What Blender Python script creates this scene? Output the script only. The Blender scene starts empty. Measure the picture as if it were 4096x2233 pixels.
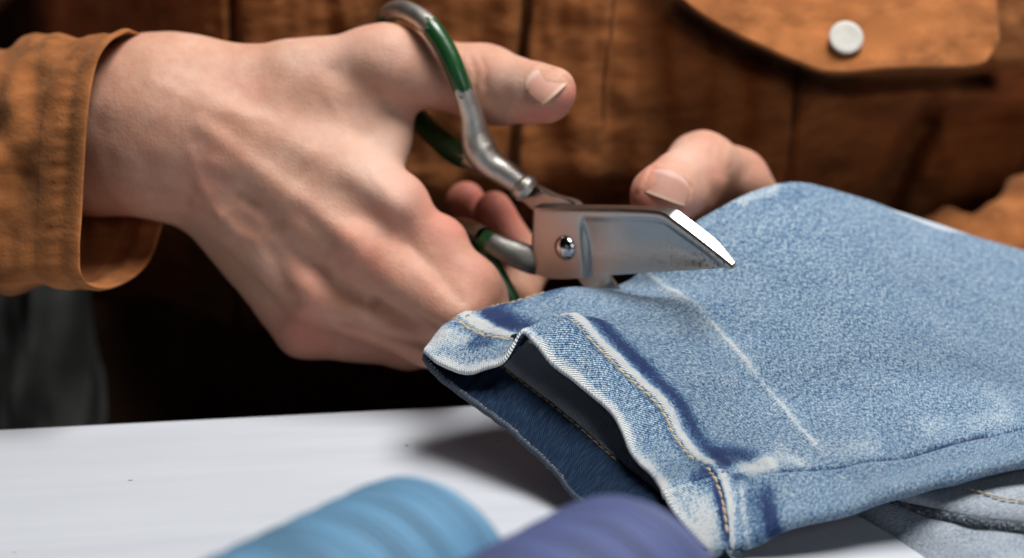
import bpy, math, random
import numpy as np
from mathutils import Vector, noise as mnoise
from mathutils.bvhtree import BVHTree
random.seed(7); np.random.seed(7)
scene = bpy.context.scene
COL = scene.collection

# ------------------------------------------------------------------ camera
S = 0.85                      # metres per design unit (1000 du = 0.85 m)
TH = math.radians(22.0)
FPX = 85.0/36.0*1024.0
CAMH = 0.4267
CT, ST = math.cos(TH), math.sin(TH)
cam_d = bpy.data.cameras.new('camera'); cam = bpy.data.objects.new('camera', cam_d)
COL.objects.link(cam); scene.camera = cam
cam.location = (0, 0, CAMH*S); cam.rotation_euler = (math.pi/2-TH, 0, 0)
cam_d.lens = 85; cam_d.sensor_width = 36; cam_d.clip_end = 60; cam_d.clip_start = 0.02
cam_d.dof.use_dof = True; cam_d.dof.focus_distance = 0.932*S
cam_d.dof.aperture_fstop = 5.2; cam_d.dof.aperture_blades = 0

# ------------------------------------------------------------------ light
world = bpy.data.worlds.new('World'); scene.world = world; world.use_nodes = True
bg = world.node_tree.nodes['Background']
bg.inputs[0].default_value = (0.55, 0.62, 0.75, 1); bg.inputs[1].default_value = 0.004

def area(name, loc, target, sx, sy, power, col):
    l = bpy.data.lights.new(name, 'AREA'); l.shape = 'RECTANGLE'; l.size = sx; l.size_y = sy
    l.energy = power; l.color = col
    o = bpy.data.objects.new(name, l); COL.objects.link(o); o.location = loc
    d = Vector(target)-Vector(loc); o.rotation_euler = d.to_track_quat('-Z', 'Y').to_euler()
    return o
area('window_light', (0.30, 0.80, 1.18), (0.06, 0.80, 0.05), 0.70, 0.50, 24.0, (1.0, 0.985, 0.965))
area('front_fill_light', (0.70, -0.25, 0.65), (0.05, 0.80, 0.08), 0.5, 0.5, 1.9, (0.97, 0.985, 1.0))  # added fill lamp to lift the camera-facing sides and the shirt
area('left_fill_light', (-0.55, -0.35, 0.40), (0.0, 0.78, 0.05), 0.5, 0.4, 0.15, (0.97, 0.985, 1.0))  # weak added fill lamp from the front left, for the hem opening
scene.view_settings.view_transform = 'Standard'; scene.view_settings.look = 'None'
scene.view_settings.exposure = 0.0; scene.view_settings.gamma = 1.0
scene.view_settings.use_curve_mapping = False

# ------------------------------------------------------------------ space helpers
def CS(px, py, z):            # pixel + depth offset (du-mm from 1000) -> camera space mm (x right, y down, z deep)
    d = 1000.0+z
    return np.array([(px-512)/FPX*d, (py-279)/FPX*d, d], float)
def CSa(a):                   # array (N,3) of px,py,d(m) -> camera mm
    a = np.asarray(a, float); d = a[..., 2]*1000
    return np.stack([(a[..., 0]-512)/FPX*d, (a[..., 1]-279)/FPX*d, d], -1)
def toW(c):                   # camera mm -> world metres
    c = np.asarray(c, float)/1000*S
    x, y, z = c[..., 0], c[..., 1], c[..., 2]
    return np.stack([x, -y*ST+z*CT, CAMH*S-y*CT-z*ST], -1)
def toPX(c):
    c = np.asarray(c, float)
    return c[..., 0]/c[..., 2]*FPX+512, c[..., 1]/c[..., 2]*FPX+279
UPC = np.array([0, -CT, -ST])     # world up in camera space
def nrm(v):
    v = np.asarray(v, float); return v/np.maximum(np.linalg.norm(v, axis=-1, keepdims=True), 1e-9)
def spl(tk, V, t):            # hermite spline through knots
    tk = np.asarray(tk, float); V = np.asarray(V, float); t = np.asarray(t, float)
    dt = np.diff(tk)[:, None]; sl = np.diff(V, axis=0)/dt
    m = np.empty_like(V); m[0] = sl[0]; m[-1] = sl[-1]
    m[1:-1] = (sl[:-1]*dt[1:]+sl[1:]*dt[:-1])/(dt[:-1]+dt[1:])
    i = np.clip(np.searchsorted(tk, t, 'right')-1, 0, len(tk)-2)
    h = dt[i]; u = ((t-tk[i])[:, None])/h
    return ((2*u**3-3*u**2+1)*V[i]+(u**3-2*u**2+u)*h*m[i]+(-2*u**3+3*u**2)*V[i+1]+(u**3-u**2)*h*m[i+1])
def chord(P):
    P = np.asarray(P, float); d = np.r_[0, np.cumsum(np.linalg.norm(np.diff(P, axis=0), axis=1))]; return d
def resamp(P, n):
    t = chord(P); return spl(t, P, np.linspace(0, t[-1], n))
def sst(x, a, b):
    u = np.clip((np.asarray(x, float)-a)/(b-a), 0, 1); return u*u*(3-2*u)
def nz(P, sc, seed=0.0):      # smooth noise for arrays (N,3)
    P = np.asarray(P, float)/sc
    return np.array([mnoise.noise((p[0]+seed, p[1]+seed*1.7, p[2]-seed)) for p in P])
def pldist(x, y, pts):        # distance to polyline in px
    best = np.full(np.shape(x), 1e9)
    for (x0, y0), (x1, y1) in zip(pts[:-1], pts[1:]):
        dx, dy = x1-x0, y1-y0; L = dx*dx+dy*dy+1e-9
        t = np.clip(((x-x0)*dx+(y-y0)*dy)/L, 0, 1)
        best = np.minimum(best, np.hypot(x-x0-t*dx, y-y0-t*dy))
    return best
def gauss(d, w): return np.exp(-(d/w)**2)

def link(name, me, mat, parent=None, smooth=True):
    if smooth: me.polygons.foreach_set('use_smooth', np.ones(len(me.polygons), bool))
    o = bpy.data.objects.new(name, me); COL.objects.link(o)
    if mat is not None: me.materials.append(mat)
    if parent is not None: o.parent = parent
    return o
def tag(o, label, cat, group=None):
    o['label'] = label; o['category'] = cat
    if group: o['group'] = group
def mesh_np(name, Wv, quads):
    Wv = np.asarray(Wv, np.float32); quads = np.asarray(quads, np.int32)
    me = bpy.data.meshes.new(name); k = quads.shape[1]
    me.vertices.add(len(Wv)); me.vertices.foreach_set('co', Wv.ravel())
    me.loops.add(quads.size); me.loops.foreach_set('vertex_index', quads.ravel())
    me.polygons.add(len(quads)); me.polygons.foreach_set('loop_start', np.arange(0, quads.size, k, dtype=np.int32))
    me.update(calc_edges=True); me.validate(); return me
def attr(me, name, vals):
    a = me.attributes.new(name, 'FLOAT', 'POINT'); a.data.foreach_set('value', np.asarray(vals, np.float32))
def attr2(me, name, vals):
    a = me.attributes.new(name, 'FLOAT_VECTOR', 'POINT'); a.data.foreach_set('vector', np.asarray(vals, np.float32).ravel())
def gridq(n, m, cu=False, cv=False, flip=False):
    I = np.arange(n*m).reshape(n, m)
    if cu: I = np.vstack([I, I[:1]])
    if cv: I = np.hstack([I, I[:, :1]])
    q = np.stack([I[:-1, :-1], I[1:, :-1], I[1:, 1:], I[:-1, 1:]], -1).reshape(-1, 4)
    return q[:, ::-1] if flip else q
def grid_normals(G):
    du = np.gradient(G, axis=0); dv = np.gradient(G, axis=1)
    return nrm(np.cross(du, dv))

def tubeC(path, rad, n=64):
    P = np.asarray(path, float); T = nrm(np.gradient(P, axis=0)); out = []
    u = nrm(np.cross(T[0], [0, 1, 0]))
    for p, t, r in zip(P, T, rad):
        u = nrm(u-np.dot(u, t)*t); v = np.cross(t, u); a = np.linspace(0, 2*math.pi, n, endpoint=False)
        rr = r if np.ndim(r) else np.array([r, r])
        out.append(p+np.outer(np.cos(a)*rr[0], u)+np.outer(np.sin(a)*rr[1], v))
    return np.array(out)
# ------------------------------------------------------------------ materials
class NT:
    def __init__(s, name):
        s.m = bpy.data.materials.new(name); s.m.use_nodes = True
        s.t = s.m.node_tree; s.b = s.t.nodes['Principled BSDF']
    def n(s, typ, **kw):
        nd = s.t.nodes.new(typ)
        for k, v in kw.items():
            if k.startswith('i_'): nd.inputs[k[2:]].default_value = v
            else: setattr(nd, k, v)
        return nd
    def l(s, a, b): s.t.links.new(a, b)
    def inp(s, k, v):
        if hasattr(v, 'is_linked') or isinstance(v, bpy.types.NodeSocket): s.l(v, s.b.inputs[k])
        else: s.b.inputs[k].default_value = v
    def math(s, op, a, b=None, c=None, clamp=False):
        nd = s.n('ShaderNodeMath', operation=op, use_clamp=clamp)
        for i, v in enumerate((a, b, c)):
            if v is None: continue
            if isinstance(v, bpy.types.NodeSocket): s.l(v, nd.inputs[i])
            else: nd.inputs[i].default_value = v
        return nd.outputs[0]
    def mix(s, f, a, b, blend='MIX'):
        nd = s.n('ShaderNodeMix', data_type='RGBA', blend_type=blend)
        for sk, v in ((nd.inputs[0], f), (nd.inputs[6], a), (nd.inputs[7], b)):
            if isinstance(v, bpy.types.NodeSocket): s.l(v, sk)
            elif isinstance(v, (tuple, list)): sk.default_value = (*v[:3], 1)
            else: sk.default_value = v
        return nd.outputs[2]
    def noise(s, vec, scale, detail=3, rough=.5, dist=0):
        nd = s.n('ShaderNodeTexNoise'); nd.inputs['Scale'].default_value = scale
        nd.inputs['Detail'].default_value = detail; nd.inputs['Roughness'].default_value = rough
        nd.inputs['Distortion'].default_value = dist
        if vec is not None: s.l(vec, nd.inputs['Vector'])
        return nd.outputs['Fac']
    def coord(s, kind='Object'): return s.n('ShaderNodeTexCoord').outputs[kind]
    def attr(s, name, out='Fac'): return s.n('ShaderNodeAttribute', attribute_name=name).outputs[out]
    def mapv(s, vec, sc=(1, 1, 1), rot=(0, 0, 0)):
        nd = s.n('ShaderNodeMapping'); nd.inputs['Scale'].default_value = sc; nd.inputs['Rotation'].default_value = rot
        s.l(vec, nd.inputs['Vector']); return nd.outputs[0]
    def ramp(s, f, a, b):
        return s.math('MULTIPLY_ADD', f, 1.0/(b-a), -a/(b-a), clamp=True)
    def bump(s, h, strength=.3, dist=.001):
        nd = s.n('ShaderNodeBump'); nd.inputs['Strength'].default_value = strength; nd.inputs['Distance'].default_value = dist
        s.l(h, nd.inputs['Height']); s.l(nd.outputs[0], s.b.inputs['Normal']); return nd

def m_skin():
    t = NT('skin'); c = t.coord('Object')
    bl = t.attr('blush'); n1 = t.noise(c, 55, 4, .6); n2 = t.noise(c, 240, 3, .6); n3 = t.noise(c, 900, 2, .6)
    base = t.mix(t.ramp(n1, .32, .68), (.50, .258, .17), (.585, .35, .255))
    n4 = t.noise(c, 28, 3, .6, .5); base = t.mix(t.math('MULTIPLY', t.ramp(n4, .46, .70), .6), base, (.56, .25, .18)); base = t.mix(t.math('MULTIPLY', t.ramp(t.noise(c, 38, 2), .52, .75), .35), base, (.45, .29, .19))
    base = t.mix(t.math('MULTIPLY', t.ramp(n2, .42, .75), .42), base, (.47, .20, .13))
    base = t.mix(t.math('MULTIPLY', bl, .82, clamp=True), base, (.56, .155, .115))
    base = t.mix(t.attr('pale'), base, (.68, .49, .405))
    t.inp('Base Color', base); t.inp('Roughness', .58); t.inp('Specular IOR Level', .32)
    t.b.subsurface_method = 'RANDOM_WALK'
    t.inp('Subsurface Weight', .35); t.inp('Subsurface Radius', (1.0, .35, .2)); t.inp('Subsurface Scale', .004)
    v = t.n('ShaderNodeTexVoronoi', feature='DISTANCE_TO_EDGE'); v.inputs['Scale'].default_value = 700; t.l(c, v.inputs['Vector'])
    h = t.math('ADD', t.math('MULTIPLY', v.outputs['Distance'], 1.2), t.math('ADD', n3, t.math('MULTIPLY', n2, 2.0)))
    t.bump(h, .24, .0006)
    return t.m
def m_nail():
    t = NT('fingernail_keratin'); tip = t.attr('tip'); c = t.coord('Object')
    col = t.mix(t.ramp(t.noise(c, 260, 2), .3, .7), (.50, .255, .19), (.53, .285, .22))
    col = t.mix(t.math('MULTIPLY', t.attr('moon'), .5), col, (.68, .50, .45)); col = t.mix(t.math('MULTIPLY', tip, .75), col, (.60, .42, .31))
    t.inp('Base Color', col); t.inp('Roughness', .62); t.inp('Specular IOR Level', .25); t.inp('Subsurface Weight', .2); t.inp('Subsurface Scale', .002)
    return t.m
def m_denim(name, lo=(.016, .036, .135), mid=(.066, .175, .345), hi=(.345, .51, .65), white=(.72, .74, .74), tw=1.0, rot=0.7):
    # 'wear': <0 raw indigo, 0 normal washed cloth, >0 worn white ; 'cuv' cloth coordinates in mm
    t = NT(name); uv = t.attr('cuv', 'Vector'); wear = t.attr('wear')
    n1 = t.noise(t.mapv(uv, (.7, 1.4, 1), (0, 0, .5)), .14, 5, .7); n2 = t.noise(t.mapv(uv, (1.7, .75, 1), (0, 0, .7)), .8, 4, .8); n3 = t.noise(t.mapv(uv, (.45, 2.2, 1), (0, 0, .25)), .85, 4, .8)
    w = t.n('ShaderNodeTexWave', wave_type='BANDS', bands_direction='X'); w.inputs['Scale'].default_value = .44*tw
    w.inputs['Distortion'].default_value = 1.6; w.inputs['Detail'].default_value = 2; w.inputs['Detail Scale'].default_value = 1.2
    t.l(t.mapv(uv, (1, 1, 1), (0, 0, rot)), w.inputs['Vector']); twl = w.outputs['Fac']
    f = t.math('ADD', t.math('MULTIPLY', t.ramp(n1, .3, .7), .10), t.math('MULTIPLY', t.ramp(n2, .40, .60), .56))
    f = t.math('ADD', f, t.math('MULTIPLY', t.ramp(n3, .40, .60), .50)); f = t.math('ADD', f, t.math('MULTIPLY', twl, .30))
    f = t.math('ADD', f, t.math('MULTIPLY', wear, .62)); f = t.math('MULTIPLY_ADD', f, 1.36, -.39)
    a = t.mix(t.ramp(f, 0.0, .42), lo, mid); a = t.mix(t.ramp(f, .40, .86), a, hi); a = t.mix(t.ramp(f, .84, 1.25), a, white)
    t.inp('Base Color', a); t.inp('Roughness', .9); t.inp('Specular IOR Level', .15)
    t.inp('Sheen Weight', .15); t.inp('Sheen Roughness', .5)
    h = t.math('ADD', t.math('MULTIPLY', twl, .8), t.math('ADD', n2, n3))
    t.bump(h, .8, .0006)
    return t.m
def m_denim_inside():
    t = NT('denim_inside'); uv = t.attr('cuv', 'Vector'); wear = t.attr('wear')   # wear here: 0 raw weft side, 1 indigo hem allowance
    ch = t.n('ShaderNodeTexWave', wave_type='BANDS', bands_direction='DIAGONAL'); ch.inputs['Scale'].default_value = .42; t.l(uv, ch.inputs['Vector'])
    n = t.noise(t.mapv(uv, (.35, 2.2, 1)), .5, 3, .6); n2 = t.noise(uv, 1.2, 3)
    g = t.mix(ch.outputs['Fac'], (.34, .39, .46), (.66, .70, .75)); g = t.mix(t.ramp(n2, .3, .7), g, (.48, .53, .60))
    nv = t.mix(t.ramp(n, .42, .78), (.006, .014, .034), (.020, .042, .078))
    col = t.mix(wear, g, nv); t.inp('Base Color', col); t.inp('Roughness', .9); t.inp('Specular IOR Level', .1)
    t.bump(t.math('ADD', ch.outputs['Fac'], n2), .4, .0004)
    return t.m
def m_plain(name, col, rough=.6, metal=0., var=.12, sc=60, bump=.0, bsc=300, spec=.5):
    t = NT(name); c = t.coord('Object'); n = t.noise(c, sc, 4, .6)
    dk = tuple(x*(1-var) for x in col); lt = tuple(min(1, x*(1+var)) for x in col)
    t.inp('Base Color', t.mix(t.ramp(n, .3, .7), dk, lt)); t.inp('Roughness', rough); t.inp('Metallic', metal); t.inp('Specular IOR Level', spec)
    if bump: t.bump(t.noise(c, bsc, 3, .6), bump, .0006)
    return t.m
def m_shirt(name, col=(.325, .116, .037)):
    t = NT(name); c = t.coord('Object')
    n1 = t.noise(t.mapv(c, (1, 1, 2.2)), 22, 4, .62, .6); n2 = t.noise(t.mapv(c, (1, 1, 3.0)), 60, 3, .6); n3 = t.noise(c, 900, 2)
    dk = tuple(x*.40 for x in col); lt = (col[0]*1.55, col[1]*1.62, col[2]*1.7)
    a = t.mix(t.ramp(n1, .30, .62), dk, col); a = t.mix(t.math('MULTIPLY', t.ramp(n2, .45, .8), .75), a, lt)
    t.inp('Base Color', a); t.inp('Roughness', .92); t.inp('Specular IOR Level', .12)
    t.inp('Sheen Weight', .12); t.inp('Sheen Tint', (1, .75, .5, 1))
    t.bump(t.math('ADD', t.math('MULTIPLY', n2, 1.6), n3), .3, .0008)
    return t.m
def m_steel(name, rough=.2, brush=True, col=(.60, .585, .56)):
    t = NT(name); c = t.attr('cuv', 'Vector') if brush else t.coord('Object')
    if brush:
        n = t.noise(t.mapv(c, (3.0, .12, 1), (0, 0, .35)), 1.0, 4, .65); n2 = t.noise(t.mapv(c, (.09, .5, 1), (0, 0, .5)), 1.0, 2)
        spots = t.ramp(t.noise(c, .55, 5, .75), .53, .58); near = t.attr('rust')
        rm = t.math('MULTIPLY', spots, near)
        base = t.mix(t.ramp(n, .3, .7), tuple(x*.9 for x in col), col); base = t.mix(rm, base, (.10, .06, .035))
        t.inp('Base Color', base)
        t.inp('Roughness', t.math('ADD', t.math('MULTIPLY', n2, .14), t.math('ADD', t.math('MULTIPLY', rm, .4), rough-.05)))
        t.inp('Metallic', t.math('SUBTRACT', 1.0, t.math('MULTIPLY', rm, .8)))
        t.bump(n, .05, .0002)
    else:
        n = t.noise(c, 500, 4, .6)
        t.inp('Base Color', t.mix(t.ramp(n, .35, .65), tuple(x*.72 for x in col), col)); t.inp('Roughness', rough); t.inp('Metallic', 1.0)
        t.bump(t.noise(c, 260, 3), .25, .0006)
    return t.m
def m_handle(k=1.0):
    t = NT('painted_handle_metal'); c = t.coord('Object'); g = t.attr('green')
    n = t.noise(c, 320, 4, .65); n2 = t.noise(c, 90, 3)
    m = t.ramp(t.math('ADD', g, t.math('MULTIPLY', t.math('SUBTRACT', n, .5), 1.0)), .46, .54)
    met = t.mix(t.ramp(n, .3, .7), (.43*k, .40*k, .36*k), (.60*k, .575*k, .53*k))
    grn = t.mix(t.ramp(n2, .3, .7), (.003, .042, .009), (.008, .066, .014))
    t.inp('Base Color', t.mix(m, met, grn)); t.inp('Metallic', t.math('SUBTRACT', 1.0, m))
    t.inp('Roughness', t.math('MULTIPLY_ADD', m, -.14, .46)); t.inp('Coat Weight', t.math('MULTIPLY', m, .4)); t.inp('Coat Roughness', .2)
    t.bump(t.math('ADD', n, n2), .25, .0008)
    return t.m
def m_thread(name, col):
    t = NT(name); uv = t.attr('cuv', 'Vector')
    w = t.n('ShaderNodeTexWave', wave_type='BANDS', bands_direction='X'); w.inputs['Scale'].default_value = .55; w.inputs['Distortion'].default_value = 1.2
    t.l(t.mapv(uv, (1, 1, 1), (0, 0, .16)), w.inputs['Vector'])
    n = t.noise(t.mapv(uv, (.16, .012, 1), (0, 0, .16)), 1.0, 3)
    dk = tuple(x*.5 for x in col); lt = tuple(min(1, x*1.25) for x in col)
    a = t.mix(t.ramp(n, .38, .62), tuple(x*.66 for x in col), lt); a = t.mix(t.math('MULTIPLY', w.outputs['Fac'], .3), a, dk)
    t.inp('Base Color', a); t.inp('Roughness', .6); t.inp('Sheen Weight', .2); t.bump(w.outputs['Fac'], .5, .0006)
    return t.m
def m_table():
    t = NT('white_painted_wood'); c = t.coord('Object')
    n = t.noise(t.mapv(c, (.8, 9, 1)), 9, 4, .6); n2 = t.noise(c, 5, 3); sp = t.ramp(t.noise(t.mapv(c, (1, 1.3, 1)), 95, 2, .5), .735, .76)
    a = t.mix(t.ramp(n, .3, .75), (.48, .505, .55), (.55, .575, .62)); a = t.mix(t.math('MULTIPLY', t.ramp(n2, .4, .8), .35), a, (.45, .48, .53))
    a = t.mix(t.math('MULTIPLY', sp, .8), a, (.16, .13, .12))
    t.inp('Base Color', a); t.inp('Roughness', .42); t.bump(t.math('ADD', n, t.noise(c, 60, 4)), .18, .0008)
    return t.m
SKIN = m_skin(); NAIL = m_nail(); SHIRT = m_shirt('brown_cotton'); TABLE = m_table()
DENIM = m_denim('washed_denim'); DIN = m_denim_inside()
TAN = m_plain('tan_thread', (.42, .34, .23), .8, var=.35, sc=900); NAVYT = m_plain('navy_thread', (.035, .03, .055), .8, var=.3, sc=900)
BROWNT2 = m_plain('ochre_thread', (.22, .13, .05), .85, var=.3, sc=900)
SEAMSHADE = m_plain('brown_seam_shade', (.07, .026, .009), .85, var=.3, sc=900)  # dark brown standing in for shade along the shirt seams
STEEL = m_steel('brushed_blade_steel', .29, True, (.46, .44, .415)); CHROME = m_steel('rivet_steel', .13, False, (.72, .71, .70)); HANDLE = m_handle(); HANDLE_SHADED = m_handle(.36)  # second handle metal is darkened to put shade on the finger shank

# ------------------------------------------------------------------ table
def box_mesh(name, x0, x1, y0, y1, z0, z1, bev=0.002):
    import bmesh
    bm = bmesh.new(); bmesh.ops.create_cube(bm, size=1)
    for v in bm.verts: v.co = ((x0+x1)/2+v.co.x*(x1-x0), (y0+y1)/2+v.co.y*(y1-y0), (z0+z1)/2+v.co.z*(z1-z0))
    if bev: bmesh.ops.bevel(bm, geom=bm.edges[:], offset=bev, segments=3, affect='EDGES', profile=.5)
    me = bpy.data.meshes.new(name); bm.to_mesh(me); bm.free(); return me
e0 = toW(CSa([(0, 427.5, 1.0)]))[0]
def on_table(px, py, H=0.0):      # world point on plane z=H under a pixel
    v = np.array([(px-512)/FPX, (py-279)/FPX, 1.0])
    den = v[1]*CT+ST; d = (CAMH-H)/den
    return toW(v*d*1000), d
pL, _ = on_table(0, 428.5); pR, _ = on_table(460, 405)
yaw = math.atan2(pR[1]-pL[1], pR[0]-pL[0])
me = box_mesh('tabletop', -.75, .75, -.95, 0, -.022, 0, .0016)
table = link('table', me, TABLE, smooth=False)
table.location = ((pL[0]+pR[0])/2, (pL[1]+pR[1])/2, 0); table.rotation_euler = (0, 0, yaw)
tag(table, 'white painted wooden table top with faint specks and wear', 'table')

# ------------------------------------------------------------------ signed-distance hands
def rcone(P, a, b, ra, rb, zs=1.0):
    a = np.array(a, float); b = np.array(b, float); q = P.copy() if zs != 1 else P
    if zs != 1:
        q[..., 2] /= zs; a = a*[1, 1, 1/zs]; b = b*[1, 1, 1/zs]
    ab = b-a; t = np.clip(((q-a)@ab)/(ab@ab+1e-9), 0, 1)
    return np.sqrt(((q-a-t[..., None]*ab)**2).sum(-1))-(ra+(rb-ra)*t)
def smin(a, b, k):
    h = np.maximum(k-np.abs(a-b), 0)/k; return np.minimum(a, b)-h*h*k*.25
def build_field(groups, h):
    lo = np.min([np.minimum(p[0], p[1])-max(p[2], p[3]) for g in groups for p in g[1]], 0)-6
    hi = np.max([np.maximum(p[0], p[1])+max(p[2], p[3]) for g in groups for p in g[1]], 0)+6
    ax = [np.arange(lo[i], hi[i], h) for i in range(3)]
    F = np.full([len(a) for a in ax], 60.0, np.float32)
    for kout, prims in groups:
        glo = np.min([np.minimum(p[0], p[1])-max(p[2], p[3]) for p in prims], 0)-kout-8
        ghi = np.max([np.maximum(p[0], p[1])+max(p[2], p[3]) for p in prims], 0)+kout+8
        sl = tuple(slice(*np.clip(np.searchsorted(ax[i], [glo[i], ghi[i]]), 0, len(ax[i]))) for i in range(3))
        g = None
        P = np.stack(np.meshgrid(*[ax[i][sl[i]] for i in range(3)], indexing='ij'), -1)
        for p in prims:
            d = rcone(P, p[0], p[1], p[2], p[3], p[5] if len(p) > 5 else 1.0)
            k = p[4] if len(p) > 4 else 6
            g = d if g is None else smin(g, d, k)
        F[sl] = smin(F[sl], g, kout)
    return F, ax
def surface_nets(F, ax):
    ins = F < 0; n = F.shape; h = ax[0][1]-ax[0][0]; o = np.array([a[0] for a in ax])
    c = np.zeros([k-1 for k in n], np.uint8)
    for dx in (0, 1):
        for dy in (0, 1):
            for dz in (0, 1): c += ins[dx:n[0]-1+dx, dy:n[1]-1+dy, dz:n[2]-1+dz]
    act = (c > 0) & (c < 8); idx = np.full(act.shape, -1, np.int64); ii = np.argwhere(act); idx[act] = np.arange(len(ii))
    acc = np.zeros((len(ii), 3)); cnt = np.zeros(len(ii))
    cor = [(a, b, d) for a in (0, 1) for b in (0, 1) for d in (0, 1)]
    for A in cor:
        for k in range(3):
            if A[k] == 0:
                B = list(A); B[k] = 1
                fa = F[ii[:, 0]+A[0], ii[:, 1]+A[1], ii[:, 2]+A[2]]; fb = F[ii[:, 0]+B[0], ii[:, 1]+B[1], ii[:, 2]+B[2]]
                m = (fa < 0) != (fb < 0); t = fa[m]/(fa[m]-fb[m])
                p = np.tile(np.array(A, float), (m.sum(), 1)); p[:, k] += t
                acc[m] += p; cnt[m] += 1
    V = (ii+acc/cnt[:, None])*h+o
    Q = []
    for k in range(3):
        a, b = [(1, 2), (2, 0), (0, 1)][k]
        s0 = [slice(None)]*3; s1 = [slice(None)]*3; s0[k] = slice(0, -1); s1[k] = slice(1, None)
        x = ins[tuple(s0)] != ins[tuple(s1)]; fl = ins[tuple(s0)]
        e = np.argwhere(x); ok = (e[:, a] > 0) & (e[:, b] > 0) & (e[:, a] < n[a]-1) & (e[:, b] < n[b]-1); e = e[ok]
        def g(da, db):
            q = e.copy(); q[:, a] -= da; q[:, b] -= db; return idx[q[:, 0], q[:, 1], q[:, 2]]
        quad = np.stack([g(1, 1), g(0, 1), g(0, 0), g(1, 0)], -1); f = fl[e[:, 0], e[:, 1], e[:, 2]]
        quad[~f] = quad[~f][:, ::-1]; Q.append(quad)
    return V, np.vstack(Q)
def vnormals(V, Q):
    fn = np.cross(V[Q[:, 2]]-V[Q[:, 0]], V[Q[:, 3]]-V[Q[:, 1]]); N = np.zeros_like(V)
    for k in range(4): np.add.at(N, Q[:, k], fn)
    return nrm(N)
def lap(V, Q, it=2, f=.5):
    E = np.vstack([Q[:, [0, 1]], Q[:, [1, 2]], Q[:, [2, 3]], Q[:, [3, 0]]])
    for _ in range(it):
        A = np.zeros_like(V); c = np.zeros(len(V))
        np.add.at(A, E[:, 0], V[E[:, 1]]); np.add.at(c, E[:, 0], 1); np.add.at(A, E[:, 1], V[E[:, 0]]); np.add.at(c, E[:, 1], 1)
        V = V+f*(A/c[:, None]-V)
    return V
c_ = CS
# right hand (nearest group first)
RH = [
 (10, [(c_(-330, 175, 190), c_(-60, 145, 72), 34, 30, 6, .8), (c_(-60, 145, 76), c_(150, 128, 16), 30, 37.5, 12, .86)]),      # forearm, wrist
 (14, [(c_(165, 95, 12), c_(395, 203, 0), 22, 13.5, 8), (c_(165, 112, 8), c_(358, 247, -2), 22, 13, 8),
       (c_(170, 132, 14), c_(315, 292, 8), 22, 12.5, 8), (c_(185, 150, 26), c_(304, 330, 24), 17, 11, 8),
       (c_(180, 120, 20), c_(330, 250, 28), 24, 20, 14), (c_(190, 150, 30), c_(300, 300, 34), 18, 13, 14)]),
 (12, [(c_(196, 80, 14), c_(300, 77, 12), 15.5, 13.5, 10), (c_(300, 77, 12), c_(384, 63, 13), 13.5, 15.2, 10)]),               # thumb metacarpal
 (14, [(c_(290, 112, 14), c_(384, 148, 15), 15, 10.5, 10), (c_(330, 92, 16), c_(392, 122, 20), 14, 9, 10)]),                       # first web muscle
 (9,  [(c_(384, 63, 13), c_(486, 84, 22), 15.0, 15.0, 10), (c_(486, 84, 22), c_(552, 91, -10), 14.8, 10.2, 8), (c_(500, 95, 20), c_(546, 101, -6), 10.5, 7.8, 8)]),
 (7,  [(c_(393, 207, 4), c_(467, 286, 0), 11.5, 12.0, 7), (c_(467, 286, 0), c_(505, 306, 30), 11.5, 10, 7), (c_(446, 236, 3), c_(448, 238, 3), 7.0, 7.0, 8)]),
 (7,  [(c_(358, 250, -3), c_(452, 311, -8), 12.5, 11.5, 7), (c_(452, 311, -8), c_(505, 330, 24), 11.5, 10, 7), (c_(505, 330, 24), c_(528, 266, 48), 10, 9, 7), (c_(528, 266, 48), c_(494, 211, 46), 9, 8.6, 5)]),
 (6,  [(c_(318, 295, 7), c_(432, 339, 4), 12, 10.8, 7), (c_(432, 339, 4), c_(492, 352, 34), 10.5, 9.5, 7), (c_(492, 352, 34), c_(506, 275, 68), 9.5, 8.8, 7), (c_(506, 275, 68), c_(465, 201, 62), 8.8, 8.4, 5)]),
 (6,  [(c_(305, 331, 24), c_(408, 346, 24), 10.6, 9.4, 7), (c_(408, 346, 24), c_(455, 352, 52), 9.2, 8.5, 7), (c_(455, 352, 46), c_(440, 300, 66), 8.5, 7.8, 6)]),
]
def strokes(V, N, S_):
    px, py = toPX(V); face = np.clip(-(N*nrm(V)).sum(-1)*1.6, 0, 1); d = np.zeros(len(V))
    for pts, w, a in S_: d += (a*.45 if a > 0 and w < 7 else a*.68)*gauss(pldist(px, py, pts), w*1.12)*face
    return V+N*d[:, None]
def paint(V, N, S_):
    px, py = toPX(V); face = np.clip(-(N*nrm(V)).sum(-1)*3+.6, 0, 1); d = np.zeros(len(V))
    for pts, w, a in S_: d += a*gauss(pldist(px, py, pts), w)*face
    return np.clip(d, 0, 1)
def hand(groups, h, S_, B_, Pl_):
    F, ax = build_field(groups, h); V, Q = surface_nets(F, ax); V = lap(V, Q, 3)
    N = vnormals(V, Q); V = strokes(V, N, S_); N = vnormals(V, Q)
    nn = nz(V, 9.0)*.35+nz(V, 22.0, 3.1)*.7
    V = V+N*nn[:, None]
    return V, Q, paint(V, N, B_), paint(V, N, Pl_)
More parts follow.
